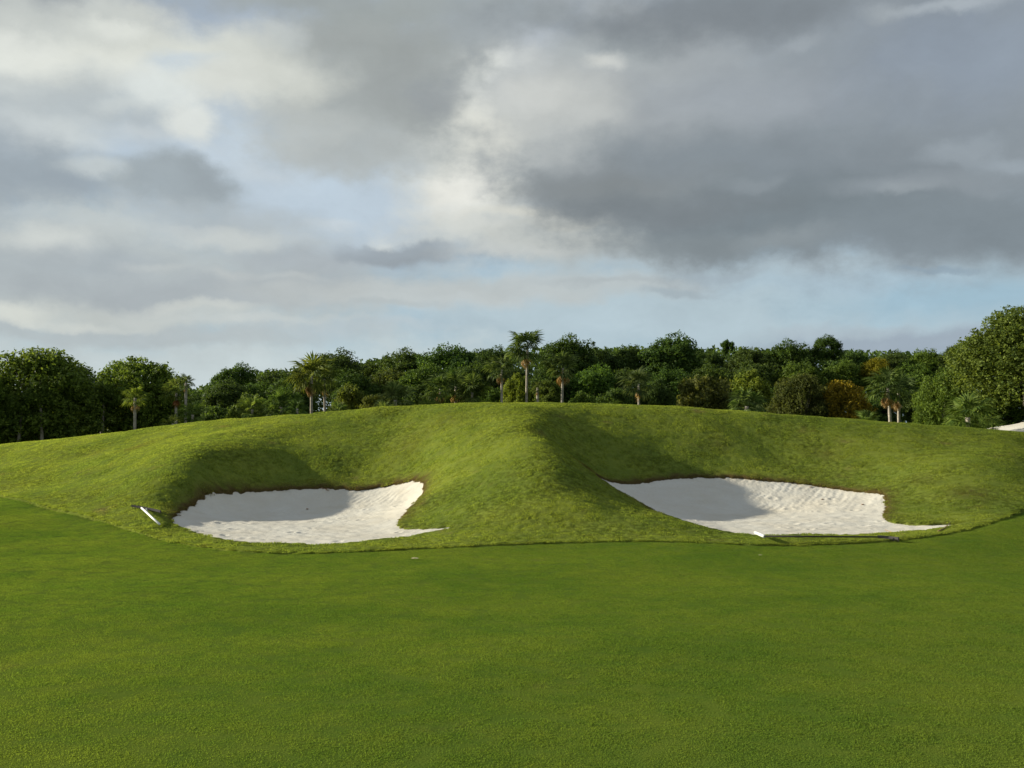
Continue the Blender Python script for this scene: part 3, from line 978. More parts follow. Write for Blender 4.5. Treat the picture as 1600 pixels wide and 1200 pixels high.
LIT, DARK, OLIVE, WARM, YELLOW, FRESH, ORANGE, GREY = (1.5, 1.65, 0.9), (0.75, 0.95, 0.75), (1.18, 1.35, 0.9), (1.3, 1.15, 0.85), (2.0, 1.9, 0.9), (1.1, 1.35, 0.8), (2.5, 1.6, 0.5), (1.15, 1.25, 1.6)


def ground_z(x, y):
    return float(height([x], [y])[0])


def tree(name, key, px, top, width, D, tint, label, cat='tree', group=None, depth=None):
    x = at(px, 600, D)[0]
    z0 = ground_z(x, D) - 0.05
    h = at(px, top, D)[2] - z0
    w = width / FPX * D
    crown, trunk = PROTO[key]
    rz = random.uniform(0, math.tau)
    root = thing(name, label, cat, (x, D, z0), rz, group)
    for nm, me in (('crown', crown), ('trunk', trunk)):
        o = bpy.data.objects.new(nm, me); C.objects.link(o); o.parent = root
        k = 0.92
        hc = min(h, w * (0.95 if key[:4] == 'wood' else 1.25)) if nm == 'crown' else h
        o.scale = (w / k, w / k, hc / 0.97)
        o.location = (0, 0, h - hc)
        o.color = (*[c * random.uniform(0.92, 1.08) for c in tint], 1) if nm == 'crown' else (1, 1, 1, 1)
    return root


BW, BM, BF = 'trees along the back of the wood', 'trees in the middle of the wood', 'shrubs at the front of the wood'
# --- back row
for key, px, top, w, D, tint, label in [
    ('wood_b', 368, 565, 80, 92, DARK, 'dark tree right of the low gap of sky beside the pair of small left palms'),
    ('wood_a', 432, 571, 100, 96, DARK, 'low dark tree at the back, left of the palm with golden hanging fronds'),
    ('wood_c', 522, 543, 95, 90, DARK, 'dark ragged-topped tree behind the slim leaning palm pair'),
    ('wood_a', 583, 560, 70, 96, DARK, 'lower tree in the dip between two dark crowns, left of centre'),
    ('wood_b', 632, 540, 95, 94, DARK, 'dark flat-topped tree at the left shoulder of the central wood'),
    ('wood_a', 704, 531, 115, 92, DARK, 'broad rounded dark tree left of the tallest palm, one crown away'),
    ('wood_c', 765, 538, 70, 95, DARK, 'dark tree crown directly left behind the tallest palm'),
    ('wood_b', 886, 521, 100, 92, DARK, 'dark rounded tree directly right of the tallest palm'),
    ('wood_c', 938, 541, 55, 95, DARK, 'small bumpy dark crown between two broad domed trees'),
    ('wood_a', 985, 534, 80, 92, DARK, 'left shoulder crown against the highest domed tree right of centre'),
    ('wood_b', 1046, 516, 110, 90, DARK, 'highest domed dark tree of the back row, right of centre'),
    ('wood_c', 1105, 545, 60, 97, DARK, 'low dark tree right of the highest dome, beside the little emergent tuft'),
    ('tuft', 1138, 530, 22, 99, DARK, 'little emergent tree top poking above the level wood'),
    ('wood_a', 1172, 537, 85, 95, DARK, 'level-topped dark tree just right of the little emergent tuft'),
    ('wood_b', 1236, 529, 85, 94, DARK, 'dark tree left of the square-topped emergent crown'),
    ('wood_c', 1292, 522, 48, 93, DARK, 'square-topped emergent dark crown behind the orange bushes'),
    ('wood_a', 1338, 542, 75, 95, DARK, 'dark tree behind and above the small orange treetop'),
    ('wood_b', 1395, 545, 70, 97, DARK, 'low dark tree behind the twin-trunked palm pair'),
    ('wood_a', 1448, 540, 80, 92, FRESH, 'mid green tree between the palm pair and the big right-hand tree'),
    ('wood_c', 1502, 535, 70, 90, DARK, 'dark tree half hidden by the left edge of the big right-hand tree'),
]:
    tree('woodland_tree', key, px, top, w, D, tint, label, group=BW)

# --- big single trees
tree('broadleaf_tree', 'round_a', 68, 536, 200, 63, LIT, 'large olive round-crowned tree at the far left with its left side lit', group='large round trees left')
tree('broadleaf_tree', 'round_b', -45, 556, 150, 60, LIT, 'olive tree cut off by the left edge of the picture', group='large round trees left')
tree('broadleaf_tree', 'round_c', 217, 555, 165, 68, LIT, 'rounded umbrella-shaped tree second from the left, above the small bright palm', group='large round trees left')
tree('broadleaf_tree', 'big', 1612, 466, 235, 50, OLIVE, 'tallest large dense tree rising at the right edge', group='large trees at the right edge')
tree('broadleaf_tree', 'round_b', 1476, 572, 100, 55, OLIVE, 'lower bushy olive tree at the left foot of the large right-edge tree', group='large trees at the right edge')

# --- middle row
for key, px, top, w, D, tint, label in [
    ('wood_a', 300, 606, 90, 84, DARK, 'dark tree filling the low gap of sky left of centre-left'),
    ('wood_b', 352, 590, 80, 82, DARK, 'mid-row dark tree below the leftmost back-row crown'),
    ('wood_c', 405, 592, 85, 84, DARK, 'mid-row tree left of the golden-frond palm, dark green'),
    ('wood_a', 455, 582, 80, 82, DARK, 'mid-row dark tree close behind the golden-frond palm'),
    ('wood_b', 555, 574, 90, 80, DARK, 'mid-row tree right of the slim leaning palm'),
    ('wood_c', 612, 572, 85, 82, (1.0, 1.05, 0.8), 'mid-row green tree above the pale fan-leaved palmetto'),
    ('wood_a', 668, 562, 95, 80, FRESH, 'mid-row fresher green tree left of the dense low palms'),
    ('wood_b', 738, 560, 95, 82, DARK, 'mid-row dark tree behind the dense low palms'),
    ('wood_c', 800, 568, 70, 82, DARK, 'mid-row dark tree behind the tallest palm trunk'),
    ('wood_a', 858, 566, 80, 80, DARK, 'mid-row tree between the tallest palm and the white-flecked palm'),
    ('wood_b', 925, 566, 95, 80, FRESH, 'mid-row green tree right of the white-flecked palm'),
    ('wood_c', 985, 572, 80, 82, DARK, 'mid-row tree behind the lone grey-green palm right of centre'),
    ('wood_a', 1048, 570, 95, 80, DARK, 'mid-row dark tree below the highest dome'),
    ('wood_b', 1115, 566, 90, 80, DARK, 'mid-row tree above the large olive bush, left part'),
    ('wood_c', 1185, 560, 90, 82, (1.0, 1.05, 0.8), 'mid-row tree above the blue-green palmetto'),
    ('wood_a', 1250, 560, 90, 80, FRESH, 'mid-row tree left of the small orange treetop'),
    ('wood_b', 1318, 560, 75, 80, FRESH, 'mid-row green tree between the two orange bushes and the back row'),
    ('wood_c', 1372, 556, 45, 79, ORANGE, 'small orange treetop above the twin palms'),
    ('wood_a', 1428, 562, 85, 78, FRESH, 'mid-row green tree right of the twin palms'),
]:
    tree('woodland_tree', key, px, top, w, D, tint, label, group=BM)

# --- front shrubs and small trees
for key, px, top, w, D, tint, label in [
    ('bush_a', 20, 640, 90, 66, DARK, 'dark undergrowth bush under the far left tree'),
    ('bush_b', 120, 636, 80, 68, DARK, 'dark undergrowth bush with pale leaves right of the far left trunks'),
    ('bush_a', 190, 640, 90, 70, DARK, 'dark undergrowth bush left of the small bright palm'),
    ('bush_b', 250, 640, 70, 70, DARK, 'dark undergrowth bush between the two left small palms'),
    ('bush_a', 340, 628, 70, 72, OLIVE, 'olive shrub right of the left palm pair'),
    ('bush_b', 392, 612, 75, 70, (1.5, 1.6, 1.0), 'olive leafy shrub left of the fan-leaved cluster'),
    ('bush_a', 448, 600, 60, 72, FRESH, 'fresh green shrub left of the golden-frond palm'),
    ('bush_b', 548, 598, 60, 70, (1.5, 1.5, 0.8), 'yellow-green bush right of the slim leaning palm'),
    ('bush_a', 585, 612, 60, 68, WARM, 'warm olive bush left of the pale palmetto'),
    ('bush_b', 655, 598, 60, 70, DARK, 'dark shrub right of the pale palmetto'),
    ('bush_a', 768, 600, 50, 72, OLIVE, 'olive shrub at the foot of the palm left of the tallest'),
    ('bush_b', 808, 582, 50, 70, YELLOW, 'bright yellow-green shrub in front of the tallest palm trunk'),
    ('bush_a', 856, 590, 45, 72, OLIVE, 'olive shrub right of the tallest palm trunk'),
    ('bush_b', 912, 610, 60, 70, FRESH, 'low fresh green shrub right of the white-flecked palm trunk'),
    ('bush_a', 960, 600, 70, 73, DARK, 'dark shrub left of the lone grey-green palm'),
    ('bush_b', 1025, 590, 60, 73, DARK, 'dark shrub right of the lone grey-green palm'),
    ('bush_a', 1098, 577, 118, 66, WARM, 'large rounded olive-brown bush right of centre'),
    ('bush_b', 1170, 576, 70, 72, YELLOW, 'bright-tipped green bush above the blue-green palmetto'),
    ('round_a', 1250, 578, 90, 68, (0.9, 0.88, 0.75), 'dark brownish tree with a thin grey trunk in deep shade', ),
    ('bush_b', 1215, 600, 60, 74, DARK, 'dark shrub left of the thin grey trunk'),
    ('bush_a', 1318, 586, 88, 68, ORANGE, 'large orange-leaved bush left of the twin palms'),
    ('bush_b', 1288, 600, 60, 72, WARM, 'brownish shrub at the left side of the orange bush'),
    ('bush_a', 1440, 600, 60, 72, DARK, 'dark shrub right of the twin palms'),
    ('bush_b', 1545, 620, 90, 51, OLIVE, 'low olive bush behind the green palmetto at the sand track'),
    ('bush_a', 1372, 610, 60, 73, DARK, 'dark shrub behind the twin palm trunks'),
]:
    tree('shrub' if 'bush' in key else 'woodland_tree', key, px, top, w, D, tint, label, 'tree' if key[0] == 'r' else 'bush', group=BF)

# extra pale stems standing under the far left trees
def stem_tree(px, D, top, lean, label):
    x = at(px, 600, D)[0]; z0 = ground_z(x, D) - 0.1
    h = at(px, top, D)[2] - z0
    root = thing('sapling', label, 'tree', (x, D, z0), 0, 'pale thin stems under the left trees')
    tv, tf = tube([(0, 0, 0), (lean * .4, .05, h * .5), (lean, 0, h)], [0.14, 0.10, 0.06], 7)
    mesh_obj('trunk', tv, tf, M_BARK, root)
    o = bpy.data.objects.new('crown', PROTO['bush_b'][0]); C.objects.link(o); o.parent = root
    o.location = (lean, 0, h * 0.9); o.scale = (1.9, 1.9, 1.5); o.color = (*OLIVE, 1)


for a in [(28, 60, 640, 0.3, 'pale stem nearest the left edge of the picture'), (69, 60, 625, -0.2, 'thin pale stem directly left of the thick far-left trunk'),
          (97, 62, 630, 0.4, 'thin leaning stem right of the thick far-left trunk'), (160, 64, 625, 0.1, 'single grey stem left of the small bright palm')]:
    stem_tree(*a)
# ------------------------------------------------------------------ palms
def fan_leaf(seed, size, fingers=15, dead=False, petiole=1.0):
    """a palmate leaf: stalk along +x, then ribs spread round its end; drooping tips"""
    r = random.Random(seed)
    V, F = [], []
    L = petiole * size * 0.75
    droop = 0.5 if dead else 0.30
    w = 0.016 * size + 0.006
    st = [(0, 0, 0), (L * .5, 0, 0.03 * L), (L, 0, -droop * L * 0.2)]
    tv, tf = tube(st, [w, w * .8, w * .6], 3)
    V += tv; F += tf
    base = Vector(st[-1])
    spread = math.radians(115 if not dead else 60)
    for i in range(fingers):
        a = -spread + 2 * spread * i / (fingers - 1) + r.uniform(-.05, .05)
        ln = size * (0.72 + 0.28 * math.cos(a * 0.7)) * r.uniform(0.85, 1.1)
        d = Vector((math.cos(a), math.sin(a), 0)); s = Vector((-math.sin(a), math.cos(a), 0))
        fw = ln * 0.05
        fold = -0.03 * size
        m = base + d * ln * 0.5 + Vector((0, 0, -droop * ln * 0.12 + r.uniform(-.02, .04) * size))
        t = base + d * ln * (0.93 - droop * .3) + Vector((0, 0, -droop * ln * r.uniform(0.7, 1.5)))
        b = len(V)
        V += [tuple(base), tuple(m + s * fw), tuple(m + Vector((0, 0, fold))), tuple(m - s * fw), tuple(t)]
        F += [(b, b + 2, b + 1), (b, b + 3, b + 2), (b + 1, b + 2, b + 4), (b + 2, b + 3, b + 4)]
    return V, F


FR = [mesh_obj('frond', *fan_leaf(300 + i, 0.62, 19), M_PALM, smooth=False, link=False).data for i in range(4)]
DF = [mesh_obj('dead_frond', *fan_leaf(320 + i, 0.52, 11, True), M_DEAD, smooth=False, link=False).data for i in range(3)]
TR = {}


def palm_trunk_mesh(h, bend):
    key = (round(h, 1), round(bend, 2))
    if key not in TR:
        n = max(6, int(h / 0.28))
        path, rad_ = [], []
        for i in range(n + 1):
            t = i / n
            path.append((bend * t * t, 0.03 * math.sin(t * 5), -0.2 + (h + 0.2) * t))
            rad_.append((0.098 - 0.022 * t + (0.05 if i == 0 else 0)) * (1.07 if i % 2 else 0.96))
        TR[key] = mesh_obj('trunk', *tube(path, rad_, 8), M_PTRUNK, link=False).data
    return TR[key]


def palm(px, top, hub, D, n, s, label, dead=4, bend=0.0, tint=(1, 1, 1), wind=0.25, group='fan palms along the edge of the wood', thick=1.0, dtint=(1, 1, 1)):
    """hub: picture height where the crown sits on the trunk; top: highest frond tip"""
    r = random.Random(int(px * 7 + top))
    x = at(px, 600, D)[0]
    z0 = ground_z(x, D)
    zh = at(px, hub, D)[2]
    h = max(zh - z0, 0.35)
    root = thing('fan_palm', label, 'palm tree', (x, D, z0), 0, group)
    t = bpy.data.objects.new('trunk', palm_trunk_mesh(h, bend)); C.objects.link(t); t.parent = root
    t.scale = (thick, thick, 1)
    reach = at(px, top, D)[2] - zh
    s = s * 0.97 * reach / 1.05
    n = int(n * 1.35)
    for i in range(n):
        u = (i + 0.5) / n
        elev = math.radians(82 - 118 * u + r.uniform(-9, 9))     # youngest upright, oldest hanging
        azm = i * 2.39996 + r.uniform(-.25, .25)
        f_ = bpy.data.objects.new('frond', FR[i % 4]); C.objects.link(f_); f_.parent = root
        d = Vector((math.cos(azm) * math.cos(elev) - wind * 0.6 * max(0, math.cos(elev)), math.sin(azm) * math.cos(elev), math.sin(elev))).normalized()
        q_ = d.to_track_quat('X', 'Z')
        f_.rotation_mode = 'QUATERNION'; f_.rotation_quaternion = q_ @ Matrix.Rotation(r.uniform(-.5, .5), 3, 'X').to_quaternion()
        f_.location = (bend, 0, h - 0.10 + 0.14 * (1 - u))
        k = s * r.uniform(0.7, 1.15) * (0.9 + 0.2 * math.sin(u * 3.1))
        f_.scale = (k, k, k)
        b = r.uniform(0.8, 1.25)
        f_.color = (tint[0] * b, tint[1] * b, tint[2] * b, 1)
    for i in range(dead):
        azm = r.uniform(0, math.tau) if i > 1 else r.uniform(2.6, 3.7)
        elev = math.radians(r.uniform(-78, -50))
        f_ = bpy.data.objects.new('dead_frond', DF[i % 3]); C.objects.link(f_); f_.parent = root
        d = Vector((math.cos(azm) * math.cos(elev), math.sin(azm) * math.cos(elev), math.sin(elev)))
        f_.rotation_mode = 'QUATERNION'; f_.rotation_quaternion = d.to_track_quat('X', 'Z')
        f_.location = (bend, 0, h - 0.16); k = s * r.uniform(0.6, 0.95); f_.scale = (k, k, k)
        b = r.uniform(0.6, 1.15); f_.color = (b * dtint[0], b * dtint[1], b * dtint[2], 1)
    return root


GOLD = (1.5, 1.25, 0.6)
for a in [
    dict(px=822, top=506, hub=545, D=66, n=20, s=1.05, dead=3, tint=(0.85, 0.95, 0.9), wind=0.7, bend=0.1, label='tallest fan palm near the middle, its wind-blown crown above the wood'),
    dict(px=784, top=545, hub=578, D=64, n=17, s=1.0, dead=3, tint=(0.9, 0.95, 0.9), wind=0.3, label='fan palm with a pale slim trunk just left of the tallest palm'),
    dict(px=840, top=592, hub=606, D=65, n=12, s=1.0, dead=4, tint=(0.9, 0.9, 0.8), label='short slim palm tucked right of the tallest palm trunk'),
    dict(px=877, top=540, hub=575, D=65, n=19, s=1.0, dead=7, tint=(1.0, 1.05, 1.1), wind=0.4, bend=0.12, label='fan palm with pale flecked and dead leaves right of the tallest palm'),
    dict(px=998, top=563, hub=600, D=66, n=19, s=0.95, dead=4, tint=(1.0, 1.0, 1.1), wind=0.3, label='lone grey-green fan palm standing right of centre'),
    dict(px=487, top=540, hub=588, D=64, n=22, s=0.9, dead=8, tint=(1.25, 1.15, 0.7), wind=0.8, thick=1.1, label='palm with golden hanging fronds, left one of the leaning pair'),
    dict(px=509, top=548, hub=592, D=67, n=18, s=0.85, dead=2, tint=(0.9, 0.95, 0.8), wind=0.5, bend=-0.1, label='slim palm with a curved trunk, right one of the leaning pair'),
    dict(px=212, top=592, hub=622, D=58, n=15, s=0.85, dead=4, tint=(1.5, 1.5, 0.9), wind=0.1, label='small bright palm standing alone on the left under the umbrella-shaped tree'),
    dict(px=291, top=575, hub=598, D=60, n=14, s=0.9, dead=2, tint=(1.1, 1.15, 1.1), wind=0.3, label='taller palm of the left pair with its fronds against the sky'),
    dict(px=276, top=580, hub=614, D=62, n=17, s=0.85, dead=6, tint=(1.1, 1.1, 0.9), wind=0.7, label='lower palm of the left pair with reddish dead fronds', dtint=(1, .6, .5)),
    dict(px=1391, top=562, hub=606, D=58, n=21, s=0.9, dead=7, tint=(0.95, 1.05, 0.95), wind=0.35, bend=-0.15, thick=1.1, label='left palm of the twin-trunked pair with tan dead leaves hanging'),
    dict(px=1403, top=566, hub=612, D=59.5, n=19, s=0.85, dead=3, tint=(0.85, 0.95, 0.95), wind=0.1, bend=0.02, label='right palm of the twin-trunked pair with a straight pale trunk'),
    dict(px=1510, top=600, hub=652, D=44, n=20, s=0.95, dead=3, tint=(1.15, 1.25, 0.85), wind=0.1, thick=1.3, label='low green palmetto before the large right-edge tree by the sand track'),
    dict(px=1548, top=640, hub=668, D=45, n=9, s=0.85, dead=0, tint=(1.2, 1.3, 1.0), wind=-0.3, label='small grey-green palmetto at the edge of the sand track'),
    dict(px=1355, top=633, hub=664, D=57, n=14, s=0.95, dead=1, tint=(1.2, 1.3, 1.1), wind=0.1, label='low palmetto at the left foot of the twin palms'),
    dict(px=1166, top=594, hub=635, D=62, n=20, s=0.9, dead=3, tint=(1.1, 1.2, 1.3), wind=0.0, thick=1.6, label='blue-green palmetto right of the large olive bush'),
    dict(px=1148, top=622, hub=650, D=63, n=10, s=0.9, dead=0, tint=(1.1, 1.2, 1.2), wind=0.3, label='small palmetto at the left foot of the blue-green one'),
    dict(px=950, top=615, hub=642, D=63, n=12, s=0.95, dead=1, tint=(1.3, 1.35, 1.0), wind=0.1, label='low palmetto left of the lone grey-green palm'),
    dict(px=618, top=584, hub=625, D=63, n=20, s=0.95, dead=4, tint=(1.2, 1.2, 1.35), wind=0.3, thick=1.5, label='pale grey-green palmetto left of the dense low palms'),
    dict(px=600, top=618, hub=645, D=61, n=11, s=0.9, dead=2, tint=(1.2, 1.2, 1.1), wind=0.2, label='small palmetto at the left foot of the pale one'),
    dict(px=688, top=570, hub=608, D=65, n=20, s=0.9, dead=4, tint=(0.85, 0.95, 0.8), wind=0.3, label='leftmost of three dense low palms left of centre'),
    dict(px=712, top=560, hub=604, D=67, n=20, s=0.9, dead=4, tint=(0.8, 0.9, 0.8), wind=0.2, label='middle and highest of three dense low palms left of centre'),
    dict(px=738, top=574, hub=612, D=65, n=20, s=0.9, dead=6, tint=(0.9, 0.95, 0.8), wind=0.2, label='rightmost of three dense low palms, dead leaves hanging beneath'),
    dict(px=668, top=612, hub=640, D=62, n=13, s=0.9, dead=2, tint=(1.2, 1.2, 0.9), wind=0.2, label='low palmetto at the left foot of the three dense palms'),
    dict(px=440, top=602, hub=636, D=63, n=20, s=0.95, dead=2, tint=(0.95, 1.1, 0.9), wind=0.4, label='glossy low fan palm left of the golden-frond palm'),
    dict(px=465, top=612, hub=640, D=62, n=14, s=0.9, dead=1, tint=(0.9, 1.1, 0.95), wind=0.4, label='glossy low fan palm touching the golden-frond palm trunk'),
    dict(px=395, top=606, hub=640, D=64, n=15, s=0.9, dead=1, tint=(1.3, 1.35, 1.0), wind=0.3, label='pale spiky palmetto in front of the olive leafy shrub'),
    dict(px=528, top=618, hub=646, D=62, n=13, s=0.9, dead=1, tint=(1.2, 1.3, 1.1), wind=0.3, label='low palmetto right of the slim curved palm trunk'),
    dict(px=302, top=618, hub=648, D=59, n=15, s=0.9, dead=3, tint=(1.1, 1.25, 1.0), wind=0.4, label='low palm at the right foot of the left pair'),
    dict(px=272, top=640, hub=662, D=58, n=10, s=0.9, dead=2, tint=(1.3, 1.25, 0.9), wind=0.2, label='little palmetto at the left foot of the left pair'),
    dict(px=160, top=585, hub=612, D=66, n=15, s=0.9, dead=0, tint=(0.85, 1.05, 1.0), wind=0.4, label='shaded blue-green palm between the two large left trees'),
    dict(px=755, top=612, hub=640, D=64, n=12, s=0.9, dead=1, tint=(1.1, 1.2, 0.9), wind=0.2, label='low palmetto left of the pale slim palm trunk'),
]:
    palm(**a)


# ------------------------------------------------------------------ the wood further back, one mass
def wood_mass():
    r = np.random.default_rng(77)
    m = 120000
    x = r.uniform(-78, 90, m); y = r.uniform(99, 116, m)
    top = np.interp(x / y * FPX * 1.0 + 800, [-200, 0, 300, 360, 620, 880, 1050, 1300, 1500, 1700], [620, 620, 612, 590, 562, 548, 545, 552, 556, 560])
    zt = EYE + (685 - top) / FPX * y
    z = zt * (1 - r.uniform(0, 1, m) ** 1.3) + 0.4 * np.sin(x * 1.7) * np.cos(y)
    P = np.column_stack([x, y, np.maximum(z, 0.1)])
    nn = r.normal(size=(m, 3)); nn[:, 2] += 0.6; nn[:, 1] -= 0.5; nn /= np.linalg.norm(nn, axis=1)[:, None]
    t = np.cross(nn, r.normal(size=nn.shape)); t /= np.linalg.norm(t, axis=1)[:, None]; b = np.cross(nn, t)
    s = r.uniform(0.12, 0.36, m)[:, None]
    V = np.stack([P - t * s, P - b * s * 0.6, P + t * s, P + b * s * 0.6], 1).reshape(-1, 3)
    o = mesh_obj('woodland', V, np.arange(len(V)).reshape(-1, 4), M_LEAF, smooth=False)
    o.color = (*DARK, 1)
    o['label'] = 'dark woodland closing the view behind all the single trees'; o['category'] = 'woodland'; o['kind'] = 'stuff'


wood_mass()

# leaf litter and low weeds under the trees
def undergrowth():
    r = np.random.default_rng(78)
    m = 9000
    y = r.uniform(56, 74, m); x = y * r.uniform(-0.62, 0.62, m)
    z = height(x, y) + r.uniform(0, 1, m) ** 2 * 0.9
    P = np.column_stack([x, y, z])
    nn = r.normal(size=(m, 3)); nn[:, 2] += 0.8; nn /= np.linalg.norm(nn, axis=1)[:, None]
    t = np.cross(nn, r.normal(size=nn.shape)); t /= np.linalg.norm(t, axis=1)[:, None]; b = np.cross(nn, t)
    s = r.uniform(0.08, 0.26, m)[:, None]
    V = np.stack([P - t * s, P - b * s * 0.5, P + t * s, P + b * s * 0.5], 1).reshape(-1, 3)
    o = mesh_obj('undergrowth', V, np.arange(len(V)).reshape(-1, 4), M_LEAF, smooth=False)
    o.color = (*DARK, 1)
    o['label'] = 'low weeds and leaves on the ground along the foot of the trees'; o['category'] = 'undergrowth'; o['kind'] = 'stuff'


undergrowth()

# ------------------------------------------------------------------ sand track at the right edge
tx = np.linspace(19.5, 36, 60); ty = np.linspace(37, 48, 60)
A, B = np.meshgrid(tx, ty); a, b = A.ravel(), B.ravel()
# a curving belt of sand on the bank
dd = np.abs(b - (43.0 + 0.02 * (a - 24))) - 3.8 - 0.25 * vnoise(a, b, 2.2, 91) - 0.5 - np.where(a < 22.5, (a - 22.5) * 2.2, 0)
f = grid_faces(60, 60, dd < 0)
v, f, _ = compact(np.column_stack([a, b, height(a, b) + 0.12 + 0.02 * vnoise(a, b, 1.2, 92)]), f, {})
o = mesh_obj('sand_track', v, f, M_SAND); o['kind'] = 'structure'

# ------------------------------------------------------------------ rakes
M_WHITE = simple_mat('white_pipe', (0.80, 0.79, 0.75, 1), (0.72, 0.70, 0.64, 1), 8, 0.4, 0.4)
M_BLACK = simple_mat('dark_plastic', (0.035, 0.033, 0.035, 1), (0.06, 0.052, 0.05, 1), 12, 0.8, 0.1)
M_STEEL = simple_mat('grey_steel', (0.30, 0.33, 0.32, 1), (0.22, 0.23, 0.22, 1), 12, 0.4, 0.5)
M_TWIG = simple_mat('dry_twig', (0.36, 0.22, 0.12, 1), (0.22, 0.13, 0.07, 1), 12)
M_DIVOT = simple_mat('dry_divot', (0.62, 0.52, 0.38, 1), (0.45, 0.36, 0.22, 1), 20)


def on_ground(px, py, lift=0.0):
    """where the line of sight through a pixel meets the ground"""
    lo, hi = 6.0, 40.0
    Ds = np.linspace(lo, hi, 1200)
    P = np.array([at(px, py, d) for d in Ds])
    g = height(P[:, 0], P[:, 1]) + lift
    i = np.nonzero(P[:, 2] < g)[0]
    return Vector(P[i[0]]) if len(i) else Vector(P[-1])


def rod(name, a, b, r0, r1, mat, parent, n=10):
    tv, tf = tube([a, (Vector(a) + Vector(b)) / 2, b], [r0, (r0 + r1) / 2, r1], n)
    return mesh_obj(name, tv, tf, mat, parent)


def rake_head(c, u, parent, width):
    """toothed bar centred on c, lying along u"""
    u = u.normalized(); n = Vector((0, 0, 1)); w = n.cross(u)
    bm = bmesh.new()
    k = 18
    rings = []
    for i in range(k + 1):
        t = (i / k - 0.5) * width
        bow = 0.03 * (1 - (2 * i / k - 1) ** 2)
        p = c + u * t + w * bow
        rings.append([bm.verts.new(p + n * 0.025 + w * .012), bm.verts.new(p + n * 0.025 - w * .012), bm.verts.new(p - n * 0.012 - w * .016), bm.verts.new(p - n * 0.012 + w * .016)])
    for a_, b_ in zip(rings, rings[1:]):
        for j in range(4):
            bm.faces.new((a_[j], a_[(j + 1) % 4], b_[(j + 1) % 4], b_[j]))
    bm.faces.new(rings[0]); bm.faces.new(rings[-1][::-1])
    me = bpy.data.meshes.new('head'); bm.to_mesh(me); bm.free(); me.materials.append(M_BLACK)
    o = bpy.data.objects.new('head', me); C.objects.link(o); o.parent = parent
    for i in range(14):
        t = (i / 13 - 0.5) * width * 0.96
        p = c + u * t + w * 0.03 * (1 - (2 * i / 13 - 1) ** 2)
        rod('tooth', p, p - n * 0.055 + w * 0.012, 0.008, 0.004, M_BLACK, o, 5)


def local_root(name, label, p):
    return thing(name, label, 'rake', tuple(p), 0, 'bunker rakes')


# the rake beside the left bunker
e0 = on_ground(249, 824, 0.03); e1 = on_ground(221, 800, 0.07); h0 = on_ground(206, 797, 0.04); h1 = on_ground(251, 806, 0.04)
root = local_root('bunker_rake', 'bunker rake with a white handle lying on the grass left of the left bunker', e0)
o0 = e0
e0, e1, h0, h1 = [p - o0 for p in (e0, e1, h0, h1)]
e0.z += 0.055; e1.z += 0.075
rod('handle', e0, e1, 0.020, 0.017, M_WHITE, root, 12)
hc = (h0 + h1) / 2; hc.z += 0.075
rake_head(hc, h1 - h0, root, (h1 - h0).length)
mid = e0.lerp(e1, 0.62)
rod('socket', hc, mid, 0.010, 0.012, M_STEEL, root)

# the rake on the front lip of the right bunker
g0 = on_ground(1180, 835, 0.08); g1 = on_ground(1194, 841, 0.10); s1 = on_ground(1388, 841, 0.06)
root = local_root('bunker_rake', 'dark-handled bunker rake with a white grip lying along the front lip of the right bunker', g1)
o0 = g1.copy()
g0, g1, s1 = [p - o0 for p in (g0, g1, s1)]
g0.z += 0.03; g1.z += 0.03; s1.z += 0.02
d0 = (g0 - g1).normalized()
rod('grip', g1, g1 + d0 * max((g0 - g1).length, 0.3), 0.026, 0.024, M_WHITE, root, 12)
rod('handle', g1 + d0 * -0.002, s1, 0.013, 0.012, M_BLACK, root, 10)
hd = (s1 - g1).normalized(); side = Vector((0.55, -0.75, 0)).normalized()
rake_head(s1 + Vector((0.02, 0.05, -0.02)), side, root, 0.36)

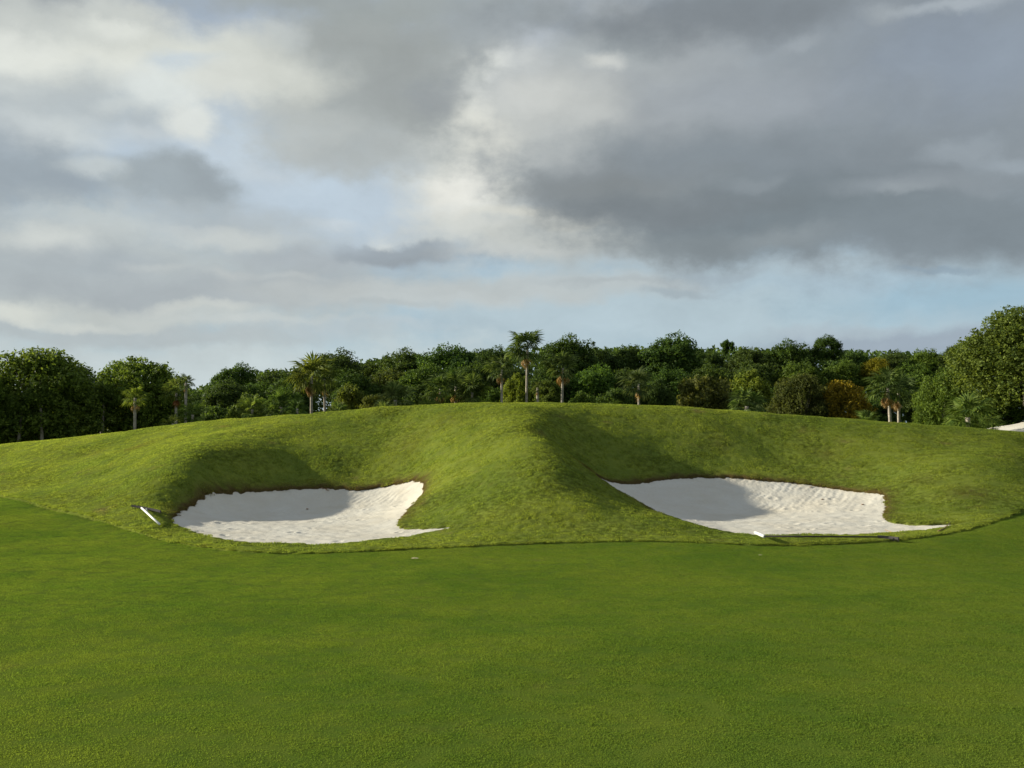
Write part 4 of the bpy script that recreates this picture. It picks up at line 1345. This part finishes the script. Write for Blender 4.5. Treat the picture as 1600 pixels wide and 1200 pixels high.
# ------------------------------------------------------------------ small things
def twig(name, label, pts, lift, r0, mat=M_TWIG, cat='twig', group=None):
    P = [on_ground(px, py, lift) for px, py in pts]
    o0 = P[0].copy(); P = [p - o0 for p in P]
    for i, p in enumerate(P): p.z += 0.012 + 0.02 * (i == len(P) - 1)
    parts = [tube(P, [r0 * (1 - 0.6 * i / (len(P) - 1)) for i in range(len(P))], 6)]
    if len(P) > 2:
        parts.append(tube([P[1], P[1] + (P[-1] - P[1]) * 0.5 + Vector((0.05, 0.03, 0.03))], [r0 * .5, r0 * .25], 5))
    o = mesh_obj(name, *merge(parts), mat)
    o.location = o0; o['label'] = label; o['category'] = cat
    if group: o['group'] = group


twig('dry_twig', 'thin reddish dry stalk at the pointed right tip of the right bunker', [(1466, 831), (1476, 826), (1485, 819)], 0.03, 0.010)
twig('dry_twig', 'dark twig lying in the shaded sand at the back of the left bunker', [(498, 762), (508, 765), (514, 769)], 0.0, 0.014)
twig('dry_twig', 'thin bent twig on the sand near the right tip of the right bunker', [(1383, 829), (1398, 834), (1412, 838)], 0.0, 0.006)


def flake(name, label, cat, px, py, r0, mat, seed, squash=0.5, group=None):
    rr = random.Random(seed)
    p = on_ground(px, py, 0.03 if cat != 'stone' else 0.0)
    bm = bmesh.new()
    bmesh.ops.create_icosphere(bm, subdivisions=2, radius=r0)
    for v_ in bm.verts:
        v_.co *= rr.uniform(0.75, 1.2); v_.co.z *= squash; v_.co.x *= 1.6
    me = bpy.data.meshes.new(name); bm.to_mesh(me); bm.free(); me.materials.append(mat)
    o = bpy.data.objects.new(name, me); C.objects.link(o)
    o.location = p; o['label'] = label; o['category'] = cat
    o.rotation_euler = (0, 0, rr.uniform(-.4, .4))
    if group: o['group'] = group
    return o


flake('divot', 'pale torn divot on the mown grass just in front of the left bunker', 'divot', 648, 872, 0.035, M_DIVOT, 1, 0.12)
flake('divot', 'small pale divot on the fairway below the white grip of the right rake', 'divot', 1188, 867, 0.018, M_DIVOT, 2, 0.1)
flake('small_stone', 'tiny dark stone on the shaded sand near the left tip of the right bunker', 'stone', 993, 780, 0.014, M_TWIG, 3)
flake('small_stone', 'small dark clod high on the lit sand at the back of the right bunker', 'stone', 1267, 761, 0.024, M_TWIG, 4)
flake('small_stone', 'small dark clod on the lit sand in the upper right of the right bunker', 'stone', 1348, 788, 0.020, M_TWIG, 5)
flake('small_stone', 'small dark clod in the lit sand left of the upper right one', 'stone', 1285, 780, 0.020, M_TWIG, 6)
flake('small_stone', 'brown clod on the trodden sand at the shadow edge in the left bunker', 'stone', 480, 795, 0.018, M_TWIG, 7)
